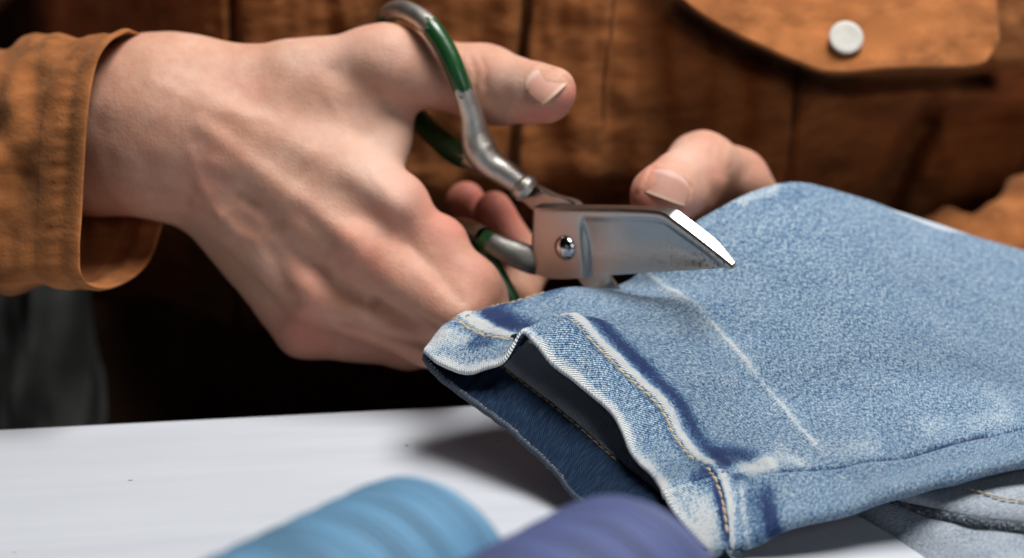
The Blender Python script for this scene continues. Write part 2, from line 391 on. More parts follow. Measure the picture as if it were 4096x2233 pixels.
RS = [ # sculpted relief: polyline px, width px, height mm
 ([(205, 95), (300, 150), (395, 205)], 12, 1.6), ([(200, 125), (280, 185), (352, 240)], 9, 1.8),
 ([(215, 165), (262, 225), (305, 285)], 9, 1.5), ([(205, 190), (255, 260), (290, 325)], 8, 1.0),
 ([(240, 195), (272, 222)], 11, -3.4), ([(222, 178), (250, 200)], 9, -2.2), ([(305, 215), (335, 262)], 12, -2.2), ([(272, 255), (290, 300)], 10, -2.0),
 ([(328, 165), (372, 212)], 12, -1.2),
 ([(196, 203), (222, 214), (238, 232), (255, 240), (268, 262)], 5, 1.9), ([(222, 214), (240, 207), (262, 222)], 5, 1.3), ([(190, 150), (200, 185), (222, 214)], 5, 1.1),
 ([(330, 100), (350, 140), (385, 190)], 5, .8), ([(150, 80), (210, 110), (270, 120)], 6, .8),
 ([(335, 72), (380, 95), (402, 118)], 13, -3.0), ([(296, 62), (345, 62)], 12, -1.0),
 ([(395, 206)], 14, 1.8) if False else ([(392, 204), (396, 208)], 14, 1.6), ([(352, 242), (362, 252)], 14, 2.6), ([(306, 286), (314, 296)], 13, 2.6), ([(292, 328), (300, 336)], 12, 1.5),
 ([(375, 299), (405, 313), (440, 330)], 5, -3.2), ([(340, 322), (390, 337), (430, 346)], 5, -2.0), ([(408, 245), (440, 276), (462, 300)], 6, -1.3),
 ([(150, 165), (190, 178)], 12, -1.2), ([(95, 100), (200, 115)], 14, .8), ([(110, 165), (170, 185)], 10, -.8),
 ([(460, 60), (466, 75), (464, 92)], 3, -.7), ([(470, 58), (476, 72), (474, 90)], 3, -.8), ([(481, 58), (486, 70), (484, 86)], 3, -.6),
 ([(512, 60), (500, 78), (505, 98)], 6, -.6),
]
RB = [([(352, 242), (372, 262)], 24, .30), ([(306, 286), (318, 300)], 22, .32), ([(292, 330), (310, 345)], 22, .30), ([(392, 206), (440, 236)], 22, .25),
 ([(470, 285), (480, 292)], 24, .22), ([(576, 92), (556, 112), (530, 120)], 13, .75), ([(440, 62), (480, 72)], 20, .25), ([(300, 340), (420, 352)], 22, .35), ([(465, 195), (505, 215)], 40, .9), ([(240, 205), (262, 215)], 14, .15), ([(130, 140), (200, 170)], 30, .15),
 ([(410, 112), (470, 116)], 10, .5)]
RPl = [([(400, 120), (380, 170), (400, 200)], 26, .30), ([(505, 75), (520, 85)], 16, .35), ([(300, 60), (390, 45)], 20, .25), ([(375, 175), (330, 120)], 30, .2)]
V1, Q1, b1, p1 = hand(RH, 1.15, RS, RB, RPl)
LH = [
 (8, [(c_(661, 193, -4), c_(702, 167, 34), 11.8, 14.4, 7), (c_(702, 167, 34), c_(734, 182, 52), 14.0, 13.6, 7), (c_(659, 202, -2), c_(690, 192, 22), 9.6, 12, 8)]),
 (12, [(c_(735, 188, 54), c_(788, 262, 82), 13.5, 18, 10), (c_(800, 275, 86), c_(900, 290, 112), 22, 24, 12), (c_(900, 290, 112), c_(1150, 300, 190), 27, 34, 12, .75)]),
 (7, [(c_(800, 262, 78), c_(730, 272, 62), 12, 10, 6), (c_(730, 272, 62), c_(690, 262, 50), 10, 8.5, 6)]),
 (7, [(c_(820, 282, 84), c_(745, 305, 62), 12, 10, 6), (c_(745, 305, 62), c_(700, 300, 46), 10, 8.5, 6)]),
]
LS = [([(716, 140), (712, 156), (716, 172)], 4, -.9), ([(724, 146), (720, 160), (724, 176)], 4, -.7), ([(735, 148), (742, 156)], 9, 1.5), ([(700, 138), (712, 140)], 8, .9), ([(705, 178), (715, 200)], 7, -.8)]
LB = [([(660, 165), (690, 150)], 30, .18), ([(630, 200), (660, 212), (690, 218)], 14, .9), ([(645, 172), (660, 150)], 9, .3), ([(708, 150), (716, 175)], 14, .25)]
LPl = [([(680, 152), (700, 160)], 18, .4)]
V2, Q2, b2, p2 = hand(LH, 1.0, LS, LB, LPl)
def nail_frame(V, Q, center, tdir):
    bvh = BVHTree.FromPolygons([tuple(v) for v in V], [tuple(q) for q in Q])
    o = CS(center[0], center[1], -200); c = np.array(bvh.ray_cast(Vector(o), Vector(nrm(o)))[0]); n = nrm(np.array(center[2]))
    t = nrm(np.array(tdir)-np.dot(tdir, n)*n); pts = []
    for a in (-5., 4.):
        h = bvh.ray_cast(Vector(c+t*a+n*12), Vector(-n), 40); pts.append(np.array(h[0]))
    t = nrm(pts[1]-pts[0]); n = nrm(n-np.dot(n, t)*t); return c, t, n, np.cross(n, t)
def nail_bed(V, Q, fr, L, W):
    """raise the skin fold round the nail and sink its bed"""
    c, t, n, b = fr; r = V-c; a = r@t; v = r@b; h = r@n; N = vnormals(V, Q)
    near = gauss(h+2, 9)*(np.clip((N@n)*1.5, 0, 1))
    dx = np.abs(v)-W/2*.97; da = -a-L/2; dist = np.maximum(dx, da); beyond = sst(a, L*.30, L*.50)
    d = (.55*gauss(dist-1.3, 1.3)-.30*gauss(dist+.2, .7))*(1-beyond)*(np.maximum(dx, np.maximum(da, a-L/2)) < 6)
    return V+N*(d*near)[:, None]
FR1 = nail_frame(V1, Q1, (545, 81, (-.26, -.68, -.68)), (.60, .15, -.78)); V1 = nail_bed(V1, Q1, FR1, 15.5, 15.5)
FR2 = nail_frame(V2, Q2, (667, 185, (.22, -.78, -.58)), (-.29, .45, -.83)); V2 = nail_bed(V2, Q2, FR2, 13.0, 18.5)
TORSO = [(60, [(c_(520, -260, 420), c_(520, 700, 520), 120, 130, 40), (c_(250, -300, 420), c_(800, -300, 420), 90, 90, 40)]),
         (40, [(c_(150, -250, 420), c_(-330, 160, 215), 60, 48, 30)]), (40, [(c_(900, -250, 420), c_(1300, 250, 240), 60, 48, 30), (c_(1300, 250, 240), c_(1150, 300, 195), 44, 38, 30)])]
F3, ax3 = build_field(TORSO, 12.0); V3, Q3 = surface_nets(F3, ax3)
VV = np.vstack([V1, V2, V3]); QQ = np.vstack([Q1, Q2+len(V1), Q3+len(V1)+len(V2)])
zz = np.zeros(len(V3))
body_me = mesh_np('body', toW(VV), QQ)
attr(body_me, 'blush', np.r_[b1, b2, zz]); attr(body_me, 'pale', np.r_[p1, p2, zz])
person = bpy.data.objects.new('person', None); COL.objects.link(person)
tag(person, 'person in a brown button shirt cutting jeans with scissors, face out of frame', 'person')
body = link('body', body_me, SKIN, person)
def make_nail(fr, L, W, Rn=9.6, up=0.0):
    c, t, n, b = fr
    nu, nv = 26, 23; u = np.linspace(0, 1, nu)[:, None]; v = np.linspace(-1, 1, nv)[None]
    root = .34*L*(1-np.sqrt(np.maximum(0, 1-np.abs(v)**2.2*.97)))*(1-u)**1.5; end = -.16*L*np.abs(v)**2.2*u**2
    a = -L*.5+L*u+root+end; th = v*math.asin(min(.98, W/2/Rn))*(1-.10*(1-u)**2)
    G = c+t*a[..., None]+b*(Rn*np.sin(th))[..., None]-n*(Rn*(1-np.cos(th))+a*a/95.)[..., None]
    N = nrm(n*np.cos(th)[..., None]+b*np.sin(th)[..., None])
    lift = up-.45+.52*sst(u, .0, .25)+0*v
    Gt = G+N*lift[..., None]; Gb = Gt-N*.4
    tip = sst(u, .87, .92)+0*v; moon = 1-sst(u+np.abs(v)*.12, .14, .26)
    A = np.vstack([Gt.reshape(-1, 3), Gb.reshape(-1, 3)]); q1 = gridq(nu, nv)
    m = nu*nv; I = np.arange(m).reshape(nu, nv); ring = np.r_[I[0], I[1:, -1], I[-1, -2::-1], I[-2:0:-1, 0]]
    r2 = np.roll(ring, -1); side = np.stack([ring, r2, r2+m, ring+m], -1)
    me = mesh_np('fingernail', toW(A), np.vstack([q1, q1[:, ::-1]+m, side]))
    attr(me, 'tip', np.r_[tip.ravel(), tip.ravel()]); attr(me, 'moon', np.r_[moon.ravel(), moon.ravel()])
    return link('fingernail', me, NAIL, body)
make_nail(FR1, 15.5, 16.0, 10.6); make_nail(FR2, 13.0, 19.0, 12.6, .55)

# ------------------------------------------------------------------ shirt
def fold(P, amp, sx, sy, seed):
    Q = np.asarray(P, float)*[1/sx, 1/sy, 1/60.]
    return amp*np.array([mnoise.noise((q[0]+seed, q[1]-seed, q[2]+2*seed))+.5*mnoise.noise((q[0]*2.1+seed, q[1]*2.1, q[2]+seed)) for q in Q])
PX = np.linspace(-60, 1180, 300); PY = np.linspace(-120, 520, 170)
gx, gy = np.meshgrid(PX, PY, indexing='ij')
def shirt_depth(x, y):
    d = 1.078+.00014*y
    d = d+np.where(x < 260, ((260-x)/200.)**2*.20, 0)+np.where(x > 860, ((x-860)/200.)**1.5*.05, 0)
    d = d+sst(y, 170, 420)*.16
    xl = 531-.09*y
    pl = sst(x, xl-1.5, xl+1.5)*(1-sst(x, xl+76, xl+88)); d = d-.004*pl+.016*gauss(x-xl+4, 4.0)
    d = d+.016*gauss(x-232-.02*y, 4)-.003*sst(x, 220, 232)*(1-sst(x, 300, 420))
    d = d+.006*gauss(x-(800-.10*(y-60)), 5)*sst(y, 40, 70)
    # soft folds under the pocket and towards the arm
    d = d+.020*gauss(pldist(x, y, [(925, 120), (890, 190), (850, 260)]), 16)*1.0-.012*gauss(pldist(x, y, [(880, 110), (840, 210)]), 26)
    d = d+.055*sst(y, 60, 130)*sst(x, 790, 900)
    d = d-.006*gauss(pldist(x, y, [(790, 90), (760, 200)]), 26)
    d = d+.040*gauss(pldist(x, y, [(676, 10), (716, 36), (758, 57), (797, 74), (830, 84), (870, 82), (985, 78)]), 9)
    return d
gd = shirt_depth(gx, gy)
C = CSa(np.stack([gx, gy, gd], -1)).reshape(-1, 3)
C[:, 2] += fold(C, 5.0, 14, 60, 1.3)+fold(C, 1.6, 40, 14, 8.3)+fold(C, .6, 9, 7, 4.2)
me = mesh_np('shirt', toW(C), gridq(len(PX), len(PY)))
shirt = link('shirt', me, SHIRT, person)
def thick_sheet(G, th, mat, name, parent, away=+1):
    """G (n,m,3) camera mm front face; give thickness th and closed rim"""
    n, m = G.shape[:2]; N = grid_normals(G); s = np.sign(-(N*nrm(G)).sum(-1).mean()); N = N*s
    A = np.vstack([G.reshape(-1, 3), (G-N*th).reshape(-1, 3)]); q = gridq(n, m); k = n*m
    I = np.arange(k).reshape(n, m); ring = np.r_[I[0], I[1:, -1], I[-1, -2::-1], I[-2:0:-1, 0]]; r2 = np.roll(ring, -1)
    me = mesh_np(name, toW(A), np.vstack([q, q[:, ::-1]+k, np.stack([ring, r2, r2+k, ring+k], -1)]))
    return link(name, me, mat, parent)
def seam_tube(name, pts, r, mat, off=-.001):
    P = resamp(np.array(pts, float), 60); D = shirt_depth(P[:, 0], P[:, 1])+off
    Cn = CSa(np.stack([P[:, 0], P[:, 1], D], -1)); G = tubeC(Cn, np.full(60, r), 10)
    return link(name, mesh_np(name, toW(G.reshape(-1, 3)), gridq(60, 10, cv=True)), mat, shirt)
seam_tube('placket_seam_shade', [(536, -60), (531, 0), (524, 70), (518, 150), (511, 230)], 1.35, SEAMSHADE, -.004)  # dark tubes laid along the seams as painted shade
seam_tube('placket_seam_shade', [(232, -60), (232.5, 0), (233, 60)], 1.3, SEAMSHADE, -.004)
seam_tube('pocket_seam_shade', [(801, 40), (797, 90), (791, 140), (783, 200)], .8, SEAMSHADE, -.001)
seam_tube('placket_fold', [(622, -60), (616, 0), (606, 90), (598, 230)], .9, SHIRT, .0)
# pocket flap
bot = resamp([(676, -6), (716, 22), (758, 44), (796, 61), (826, 71), (842, 73), (866, 70), (905, 68), (950, 67), (972, 66), (985, 62), (992, 52), (995, 40)], 90)
top = np.stack([np.linspace(650, 998, 90), np.full(90, -70.)], -1)
G = np.zeros((90, 40, 3))
for j in range(40):
    v = j/39.; xy = top*(1-v)+bot*v
    dd = shirt_depth(xy[:, 0], np.minimum(xy[:, 1], 55)*.0)-.005-.027*v-.005*gauss(xy[:, 0]-880, 90)*v
    G[:, j] = np.stack([xy[:, 0], xy[:, 1], dd-.0*v], -1)
Gc = CSa(G); Gc[..., 2] += fold(Gc.reshape(-1, 3), 2.2, 26, 22, 7.7).reshape(90, 40)
flap = thick_sheet(Gc, 2.2, SHIRT, 'pocket_flap', shirt)
# pocket body under the flap
xs = np.linspace(700, 930, 60); ys = np.linspace(20, 240, 60); X, Y = np.meshgrid(xs-0, ys, indexing='ij'); X = X-(Y-60)*.02
# button
def lathe(prof, n, center, axis, name, mat, parent):
    axis = nrm(axis); u = nrm(np.cross(axis, [0, 1, .3])); v = np.cross(axis, u)
    A = []
    for r, z in prof:
        for k in range(n):
            a = 2*math.pi*k/n; A.append(center+axis*z+u*r*math.cos(a)+v*r*math.sin(a))
    me = mesh_np(name, toW(np.array(A)), gridq(len(prof), n, cv=True)); return link(name, me, mat, parent)
BTN = m_plain('pearl_button', (.52, .50, .45), .55, var=.10, sc=200)
bd = 1.078-.005-.027*.74-.0075
lathe([(.01, 1.0), (2.0, 1.0), (4.0, 1.05), (5.6, 1.2), (6.9, 1.2), (7.5, .8), (7.5, 0), (6.5, -1), (.01, -1)], 40, CS(846, 38, bd*1000-1000), np.array([.05, -.25, -1.]), 'button', BTN, shirt)

def tube_sheet(rings, name, mat, parent, th=1.6):
    """rings (n,m,3) camera mm closed in m; outer + inner shell joined at first ring"""
    n, m = rings.shape[:2]; cen = rings.mean(1, keepdims=True)
    inner = rings+(cen-rings)*0+nrm(cen-rings)*th
    lip = (rings[0]+inner[0])/2-(rings[1].mean(0)-rings[0].mean(0))*0.0
    ax = nrm(rings[0].mean(0)-rings[1].mean(0)); lip = lip+ax*th*.6
    allr = np.concatenate([rings[::-1], lip[None], inner], 0)
    me = mesh_np(name, toW(allr.reshape(-1, 3)), gridq(len(allr), m, cv=True)); return link(name, me, mat, parent)
# right sleeve: cuff opening near the wrist
CU = resamp([(128, 30), (112, 38), (99, 54), (91, 80), (86, 115), (82.5, 165), (80, 215), (78, 255), (79.5, 274), (87, 285), (101, 289), (121, 284),
             (143, 268), (160, 228), (168, 170), (167, 110), (158, 62), (145, 38), (128, 30)], 121)[:-1]
CUz = []
for (x, y) in CU:
    CUz.append(15-(150-x)/52.*40 if x < 150 else 15+(x-150)/36.*20)
ring0 = np.stack([CS(x, y, z) for (x, y), z in zip(CU, CUz)])
axd = nrm(np.array([-.86, .035, .50]))
nR = 70; rings = []
for i in range(nR):
    u = i/(nR-1); L = u*150.
    cen0 = ring0.mean(0); r = (ring0-cen0)
    r = r-np.outer(r@axd, axd)*(u*1.0)      # opening slants, sleeve squares up
    sc = 1.0-.02*u
    rings.append(cen0+r*sc+axd*L+np.array([0, -1.2, 0])*u)
rings = np.array(rings)
fl = (fold(rings.reshape(-1, 3), 6.5, 18, 26, 2.2)+fold(rings.reshape(-1, 3), .5, 7, 6, 5.0)).reshape(nR, 120)
amp = sst(np.arange(nR), 4, 16)[:, None]; pk = (np.arange(nR) < 9)[:, None]*.0
cc = rings.mean(1, keepdims=True); out = nrm(rings-cc)
pucker = .75*np.sin(np.arange(120)*2*math.pi/120*38+np.sin(np.arange(120)*.9))[None, :]*gauss(np.arange(nR)-5.5, 1.9)[:, None]
rim = .6*gauss(np.arange(nR)-1.0, 1.4)[:, None]-1.1*gauss(np.arange(nR)-4.2, 1.2)[:, None]
rings = rings+out*(fl*amp+pucker+rim)[..., None]
sleeve = tube_sheet(rings[9:], 'sleeve', SHIRT, shirt, 1.6)
sleeve['label'] = 'brown sleeve with cuff open round the wrist'
cuff = tube_sheet(rings[:11]+out[:11]*.18, 'cuff', SHIRT, shirt, 1.5)
# left sleeve behind the jeans
pth = resamp([c_(945, 292, 126), c_(1000, 276, 138), c_(1070, 240, 152), c_(1160, 200, 185), c_(1260, 100, 240)], 60)
R2 = tubeC(pth, np.linspace(33, 52, 60)); f2 = (fold(R2.reshape(-1, 3), 9, 20, 16, 9.1)+fold(R2.reshape(-1, 3), .7, 8, 8, 3.0)).reshape(60, 64)
R2 = R2+nrm(R2-R2.mean(1, keepdims=True))*f2[..., None]
tube_sheet(R2, 'sleeve', SHIRT, shirt, 1.6)
# trousers and lap below the table edge, cloth darkened to carry the shade there
TRO = m_plain('trouser_cloth_shaded', (.045, .022, .011), .9, var=.3, sc=40, bump=.3, bsc=120, spec=.15)
PXt = np.linspace(-200, 1200, 90); PYt = np.linspace(300, 760, 40); X, Y = np.meshgrid(PXt, PYt, indexing='ij')
D = 1.24-.00012*(Y-300)+.05*np.cos((X-480)/520*math.pi)*-.4
Ct = CSa(np.stack([X, Y, D], -1)).reshape(-1, 3); Ct[:, 2] += fold(Ct, 9, 40, 60, 6.0)
link('trousers', mesh_np('trousers', toW(Ct), gridq(90, 40)), TRO, person)

# ------------------------------------------------------------------ jeans leg
sH = [0, .06, .12, .19, .26, .31, .35, .38, .42, .47, .54, .60, .65, .69, .73, .78, .83, .88, .92, .96, 1.0]
H0 = [(425, 350, .955), (437, 361, .950), (452, 368, .946), (470, 372, .943), (488, 367, .943), (505, 360, .943), (516, 346, .943), (524, 333, .943), (535, 341, .941),
      (550, 360, .937), (575, 380, .932), (597, 398, .927), (615, 415, .923), (623, 430, .9195), (630, 447, .916), (641, 463, .912), (655, 476, .908), (663, 488, .905), (668, 501, .899), (685, 524, .892), (706, 548, .885)]
H1 = [(450, 326, .966), (457, 321, .963), (468, 329, .958), (480, 335.5, .954), (496, 338.5, .952), (512, 341, .9505), (528, 337, .953), (545, 326, .951), (558, 319, .949),
      (570, 320.5, .946), (594, 345, .940), (607, 358.5, .937), (637, 387, .931), (653, 401, .928), (664, 416, .925), (675, 439, .920), (691, 459, .914), (706, 468, .910), (715, 482, .903), (724, 506, .894), (729, 546, .885)]
sA = [0, .2, .35, .5, .65, .78, .9, 1.0]
W26 = [(552, 289, .979), (574, 305, .967), (606, 319, .957), (652, 336, .949), (699, 378, .937), (733, 428, .925), (776, 473, .904), (788, 515, .882)]
W43 = [(624, 283, .996), (656, 288, .982), (690, 303, .965), (720, 330, .955), (750, 367, .943), (785, 411, .932), (838, 466, .903), (850, 500, .886)]
W60 = [(700, 218, 1.003), (735, 250, .985), (765, 282, .972), (793, 315, .961), (820, 355, .949), (850, 399, .938), (888, 458, .905), (898, 484, .889)]
W79 = [(787, 184, 1.02), (815, 222, .997), (843, 262, .982), (868, 300, .969), (893, 342, .956), (918, 385, .945), (945, 446, .909), (955, 467, .894)]
W11 = [(942, 227, 1.04), (965, 262, 1.016), (990, 300, .999), (1010, 335, .984), (1030, 368, .970), (1048, 396, .958), (1070, 421, .930), (1075, 444, .914)]
W14 = [(1120, 276, 1.06), (1135, 305, 1.04), (1150, 330, 1.02), (1165, 352, 1.0), (1180, 372, .985), (1195, 388, .97), (1210, 400, .945), (1215, 422, .93)]
NS = 300; ss = np.linspace(0, 1, NS)
cols = [(0, spl(sH, CSa(H0), ss)), (1.0, spl(sH, CSa(H1), ss))]
for w, A in ((2.6, W26), (4.3, W43), (6.0, W60), (7.9, W79), (11.0, W11), (14.0, W14)): cols.append((w, spl(sA, CSa(A), ss)))
wk = np.array([c[0] for c in cols]); CV = np.stack([c[1] for c in cols], 0)     # (K,NS,3)
ww = np.r_[np.linspace(0, 2.2, 90), np.linspace(2.2, 14, 231)[1:]]; NW = len(ww)
TOP = spl(wk, CV.reshape(len(wk), -1), ww).reshape(NW, NS, 3)
def facing(G):
    N = grid_normals(G); s = np.sign(-(N*nrm(G)).sum(-1).mean()); return N*s
N = facing(TOP)
PXg, PYg = toPX(TOP)
Wg = ww[:, None]+0*ss[None]; Sg = ss[None]+0*ww[:, None]
# arc-length cloth coordinates
uu = np.concatenate([np.zeros((1, NS)), np.cumsum(np.linalg.norm(np.diff(TOP, axis=0), axis=2), 0)]); uu = uu.mean(1)[:, None]+0*uu
vv = np.concatenate([np.zeros((NW, 1)), np.cumsum(np.linalg.norm(np.diff(TOP, axis=1), axis=2), 1)], 1); vv = vv.mean(0)[None]+0*vv
cuvT = np.stack([uu, vv, 0*uu], -1)
fl3 = cuvT.reshape(-1, 3)
nA = nz(fl3, 26, 1.0).reshape(NW, NS); nB = nz(fl3*[.5, 1, 1], 9, 2.0).reshape(NW, NS); nC = nz(fl3*[1, .45, 1], 5.5, 5.0).reshape(NW, NS)
band = 1-sst(Wg, 1.22, 1.42)
seam_line = [(664, 494), (687, 487), (712, 480.5), (725, 477), (758, 474.5), (784, 471), (825, 469), (850, 465), (877, 460), (903, 455), (929, 449), (955, 442.6), (981, 435), (1001, 433), (1024, 429), (1120, 410)]
sd = pldist(PXg, PYg, seam_line)
below = Sg > .9
disp = 1.5*band+nA*1.5*sst(Wg, .8, 3)+nB*.7+.45*nC*gauss(Wg-1.35, .5)
disp += -.9*gauss(Wg-1.0, .05)+.35*np.sin(vv*1.15)*gauss(Wg-1.0, .28)*.8          # stitched groove and pucker
disp += (1.3*gauss(sd-4, 6)+1.3*(1-sst(Wg, 1.0, 2.0)))*below*sst(Sg, .9, .915) - 2.2*gauss(sd, 2.0)                                 # felled side seam
disp += .9*gauss(pldist(PXg, PYg, [(650, 275), (700, 310), (745, 360), (800, 430), (825, 455)]), 4)   # old crease
disp += -1.2*gauss(sd-14, 9)*(~below)*nC
TOPo = TOP+N*disp[..., None]
wear = np.zeros((NW, NS))
def addw(pts, w, a, m=None):
    global wear
    g = a*(1.05 if w > 3 else 1)*gauss(pldist(PXg, PYg, pts)+w*.5*nC, w)*np.clip(1+.7*nB+.5*nC, .2, 1.6); wear = wear+(g if m is None else g*m)
wear += 1.05*gauss(Wg-.02, .125)+1.35*gauss(Wg-1.16, .10)*sst(Sg, .0, .1)-.95*gauss(Wg-1.60, .20)*sst(Sg, .02, .1)-.30*gauss(Wg-.93, .10)
wear *= (1+.5*nB+.35*nC)
wear += .80*gauss(pldist(PXg, PYg, [(650, 275), (700, 310), (745, 360), (800, 430), (825, 455)])+2.4*nC, 2.1)*np.clip(.85+.8*nB+.6*nC, .3, 1.3); addw([(660, 285), (745, 360), (820, 450)], 7, .16)
addw([(432, 346), (446, 335), (462, 345)], 9, .7); addw([(462, 350), (490, 345)], 4, -.5); addw([(428, 352), (436, 357)], 4, -.7); addw([(474, 345), (486, 338)], 5, -.35)
addw([(484, 311), (494, 318), (508, 327)], 7, -.6); addw([(500, 303), (520, 300)], 4, -.5); addw([(510, 293), (548, 284)], 4, .5); addw([(470, 318), (500, 333)], 6, .45)
addw([(545, 291), (560, 286)], 5, -.7); addw([(456, 321), (545, 281)], 3, .35)
addw([(735, 469), (772, 466)], 7, 1.0); addw([(780, 452), (800, 462)], 9, .35); addw([(748, 456), (722, 452)], 9, -.7)
addw([(698, 480), (716, 471)], 8, -1.3); addw([(742, 488), (748, 535)], 6, 1.1); addw([(688, 497), (704, 515), (710, 540)], 11, .9)
addw([(766, 495), (771, 526)], 8, -1.1); addw([(720, 490), (729, 540)], 5, -1.2); addw([(757, 537), (757, 541)], 4, -.5)
addw([(930, 428), (1010, 414)], 9, .17); addw([(870, 447), (840, 454)], 9, .2); addw([(1005, 405), (985, 390)], 5, .2)
addw([(740, 200), (775, 190)], 5, .45); addw([(760, 200), (800, 195)], 7, -.15)
addw([(560, 400), (580, 385)], 6, .1)
wear += .08*nB
addw(seam_line[4:], 1.5, -1.1); addw(seam_line[1:5], 1.2, -.6)
def layer(name, outer, thick, mat_out, mat_in, cuv, wo, wi, parent, flip):
    """outer surface + offset inner surface joined by a round hem edge at row 0"""
    Nn = facing(outer)*(1 if not flip else 1)
    inner = outer-Nn*thick[..., None]
    mid = (outer[0]+inner[0])/2; hdir = nrm(outer[0]-outer[3]); r = thick[0]/2
    arcs = []
    for a in np.linspace(0, math.pi, 8)[1:-1]:
        arcs.append(mid+Nn[0]*(np.cos(a)*r)[:, None]+hdir*(np.sin(a)*r)[:, None])
    A = np.concatenate([outer[::-1], np.array(arcs), inner], 0)
    cu = np.concatenate([cuv[::-1], np.repeat(cuv[:1], len(arcs), 0), cuv+[0, 0, 40]], 0)
    we = np.concatenate([wo[::-1], np.repeat(wo[:1], len(arcs), 0), wi], 0)
    n = len(A); me = mesh_np(name, toW(A.reshape(-1, 3)), gridq(n, A.shape[1]))
    attr2(me, 'cuv', cu.reshape(-1, 3)); attr(me, 'wear', we.ravel())
    o = link(name, me, mat_out, parent); me.materials.append(mat_in)
    mi = np.zeros((n-1, A.shape[1]-1), np.int32); mi[len(outer)+len(arcs)-3 if not flip else len(outer)+2:] = 1
    if flip: mi = 1-mi*0-1+mi
    me.polygons.foreach_set('material_index', mi.ravel()); me.update(); return o
jeans = bpy.data.objects.new('jeans', None); COL.objects.link(jeans); jeans.location = tuple(toW(CSa([(735, 549, .892)]))[0])
def keep(o, root):
    o.parent = root; o.matrix_parent_inverse = root.matrix_world.inverted()
bpy.context.view_layer.update()
tag(jeans, 'light blue washed jeans leg with open stitched hem, held up and being cut', 'jeans')
# curl the cloth under at the near fold and at the far fold
def with_curl(G, wr, cu):
    n = 7; a0 = G[:, -1]; d0 = nrm(G[:, -1]-G[:, -4]); ext = []; extw = []; extc = []
    Nn = facing(G)[:, -1]
    for i in range(1, n+1):
        a = i/n*math.pi*.8; R = 3.2
        ext.append(a0+d0*R*math.sin(a)[..., None] if False else a0+d0*(R*math.sin(a))-Nn*(R*(1-math.cos(a))))
        extw.append(wr[:, -1]); extc.append(cu[:, -1]+[0, R*a, 0])
    return np.concatenate([G, np.stack(ext, 1)], 1), np.concatenate([wr, np.stack(extw, 1)], 1), np.concatenate([cu, np.stack(extc, 1)], 1)
G2, W2, C2 = with_curl(TOPo, wear, cuvT)
thk = np.where(ww < 1.3, 2.6, 1.2)[:, None]+0*W2
thk = (2.6+(1.2-2.6)*sst(ww, 1.2, 1.45))[:, None]+0*W2
wi = (1-sst(ww, 1.05, 1.1))[:, None]+0*W2
top_o = layer('leg_front', G2, thk, DENIM, DIN, C2, W2, wi, jeans, False); keep(top_o, jeans)
# lower layer (its visible face is the inside)
sB = [0, .1, .25, .4, .55, .7, .8, .9, 1.0]
B0 = [(425, 352, .9565), (433, 368, .953), (469, 397, .945), (501, 420, .937), (531, 446, .929), (557, 471, .921), (582, 499, .912), (640, 530, .898), (712, 546, .8865)]
B1 = [(450, 328, .968), (470, 346, .965), (498, 367, .960), (525, 388, .953), (553, 409, .945), (585, 435, .935), (618, 465, .924), (670, 505, .906), (731, 544, .887)]
B2b = [(628, 289, 1.000), (642, 296, .997), (667, 310, .991), (697, 337, .983), (730, 370, .973), (765, 408, .960), (795, 440, .945), (822, 476, .918), (850, 499, .890)]
B2 = [(566, 291, .988), (584, 304, .984), (610, 325, .977), (640, 352, .970), (672, 382, .961), (706, 418, .949), (740, 455, .936), (775, 495, .908), (800, 512, .886)]
B3 = [(700, 222, 1.008), (722, 245, 1.005), (755, 285, 1.0), (785, 325, .992), (815, 362, .982), (845, 400, .968), (872, 435, .952), (892, 470, .914), (900, 484, .892)]
B4 = [(1120, 278, 1.065), (1130, 295, 1.06), (1150, 320, 1.05), (1165, 345, 1.04), (1180, 365, 1.02), (1195, 385, 1.0), (1205, 400, .98), (1212, 418, .95), (1215, 430, .932)]
NB = 200; sb = np.linspace(0, 1, NB); wb = np.r_[np.linspace(0, 1.6, 60), np.linspace(1.6, 14, 120)[1:]]
wkb = np.array([0, 1, 3.0, 4.3, 6.0, 14.0])
CB = np.stack([spl(sB, CSa(a), sb) for a in (B0, B1, B2, B2b, B3, B4)], 0)
BOT = spl(wkb, CB.reshape(6, -1), wb).reshape(len(wb), NB, 3)
ub = np.concatenate([np.zeros((1, NB)), np.cumsum(np.linalg.norm(np.diff(BOT, axis=0), axis=2), 0)]).mean(1)[:, None]+np.zeros((1, NB))
vb = np.concatenate([np.zeros((len(wb), 1)), np.cumsum(np.linalg.norm(np.diff(BOT, axis=1), axis=2), 1)], 1).mean(0)[None]+np.zeros((len(wb), 1))
cuvB = np.stack([ub, vb, 0*ub], -1); fb = cuvB.reshape(-1, 3)
Nb = facing(BOT)
db = 1.2*(1-sst(wb, 1.02, 1.10))[:, None]+nz(fb*[.6, 1, 1], 8, 3.3).reshape(len(wb), NB)*.6+.35*np.sin(vb*.9+2*nz(fb, 12).reshape(len(wb), NB))*gauss(wb-.5, .45)[:, None]
BOTo = BOT+Nb*db[..., None]
tb = (3.4+(1.2-3.4)*sst(wb, 1.0, 1.2))[:, None]+np.zeros((1, NB))
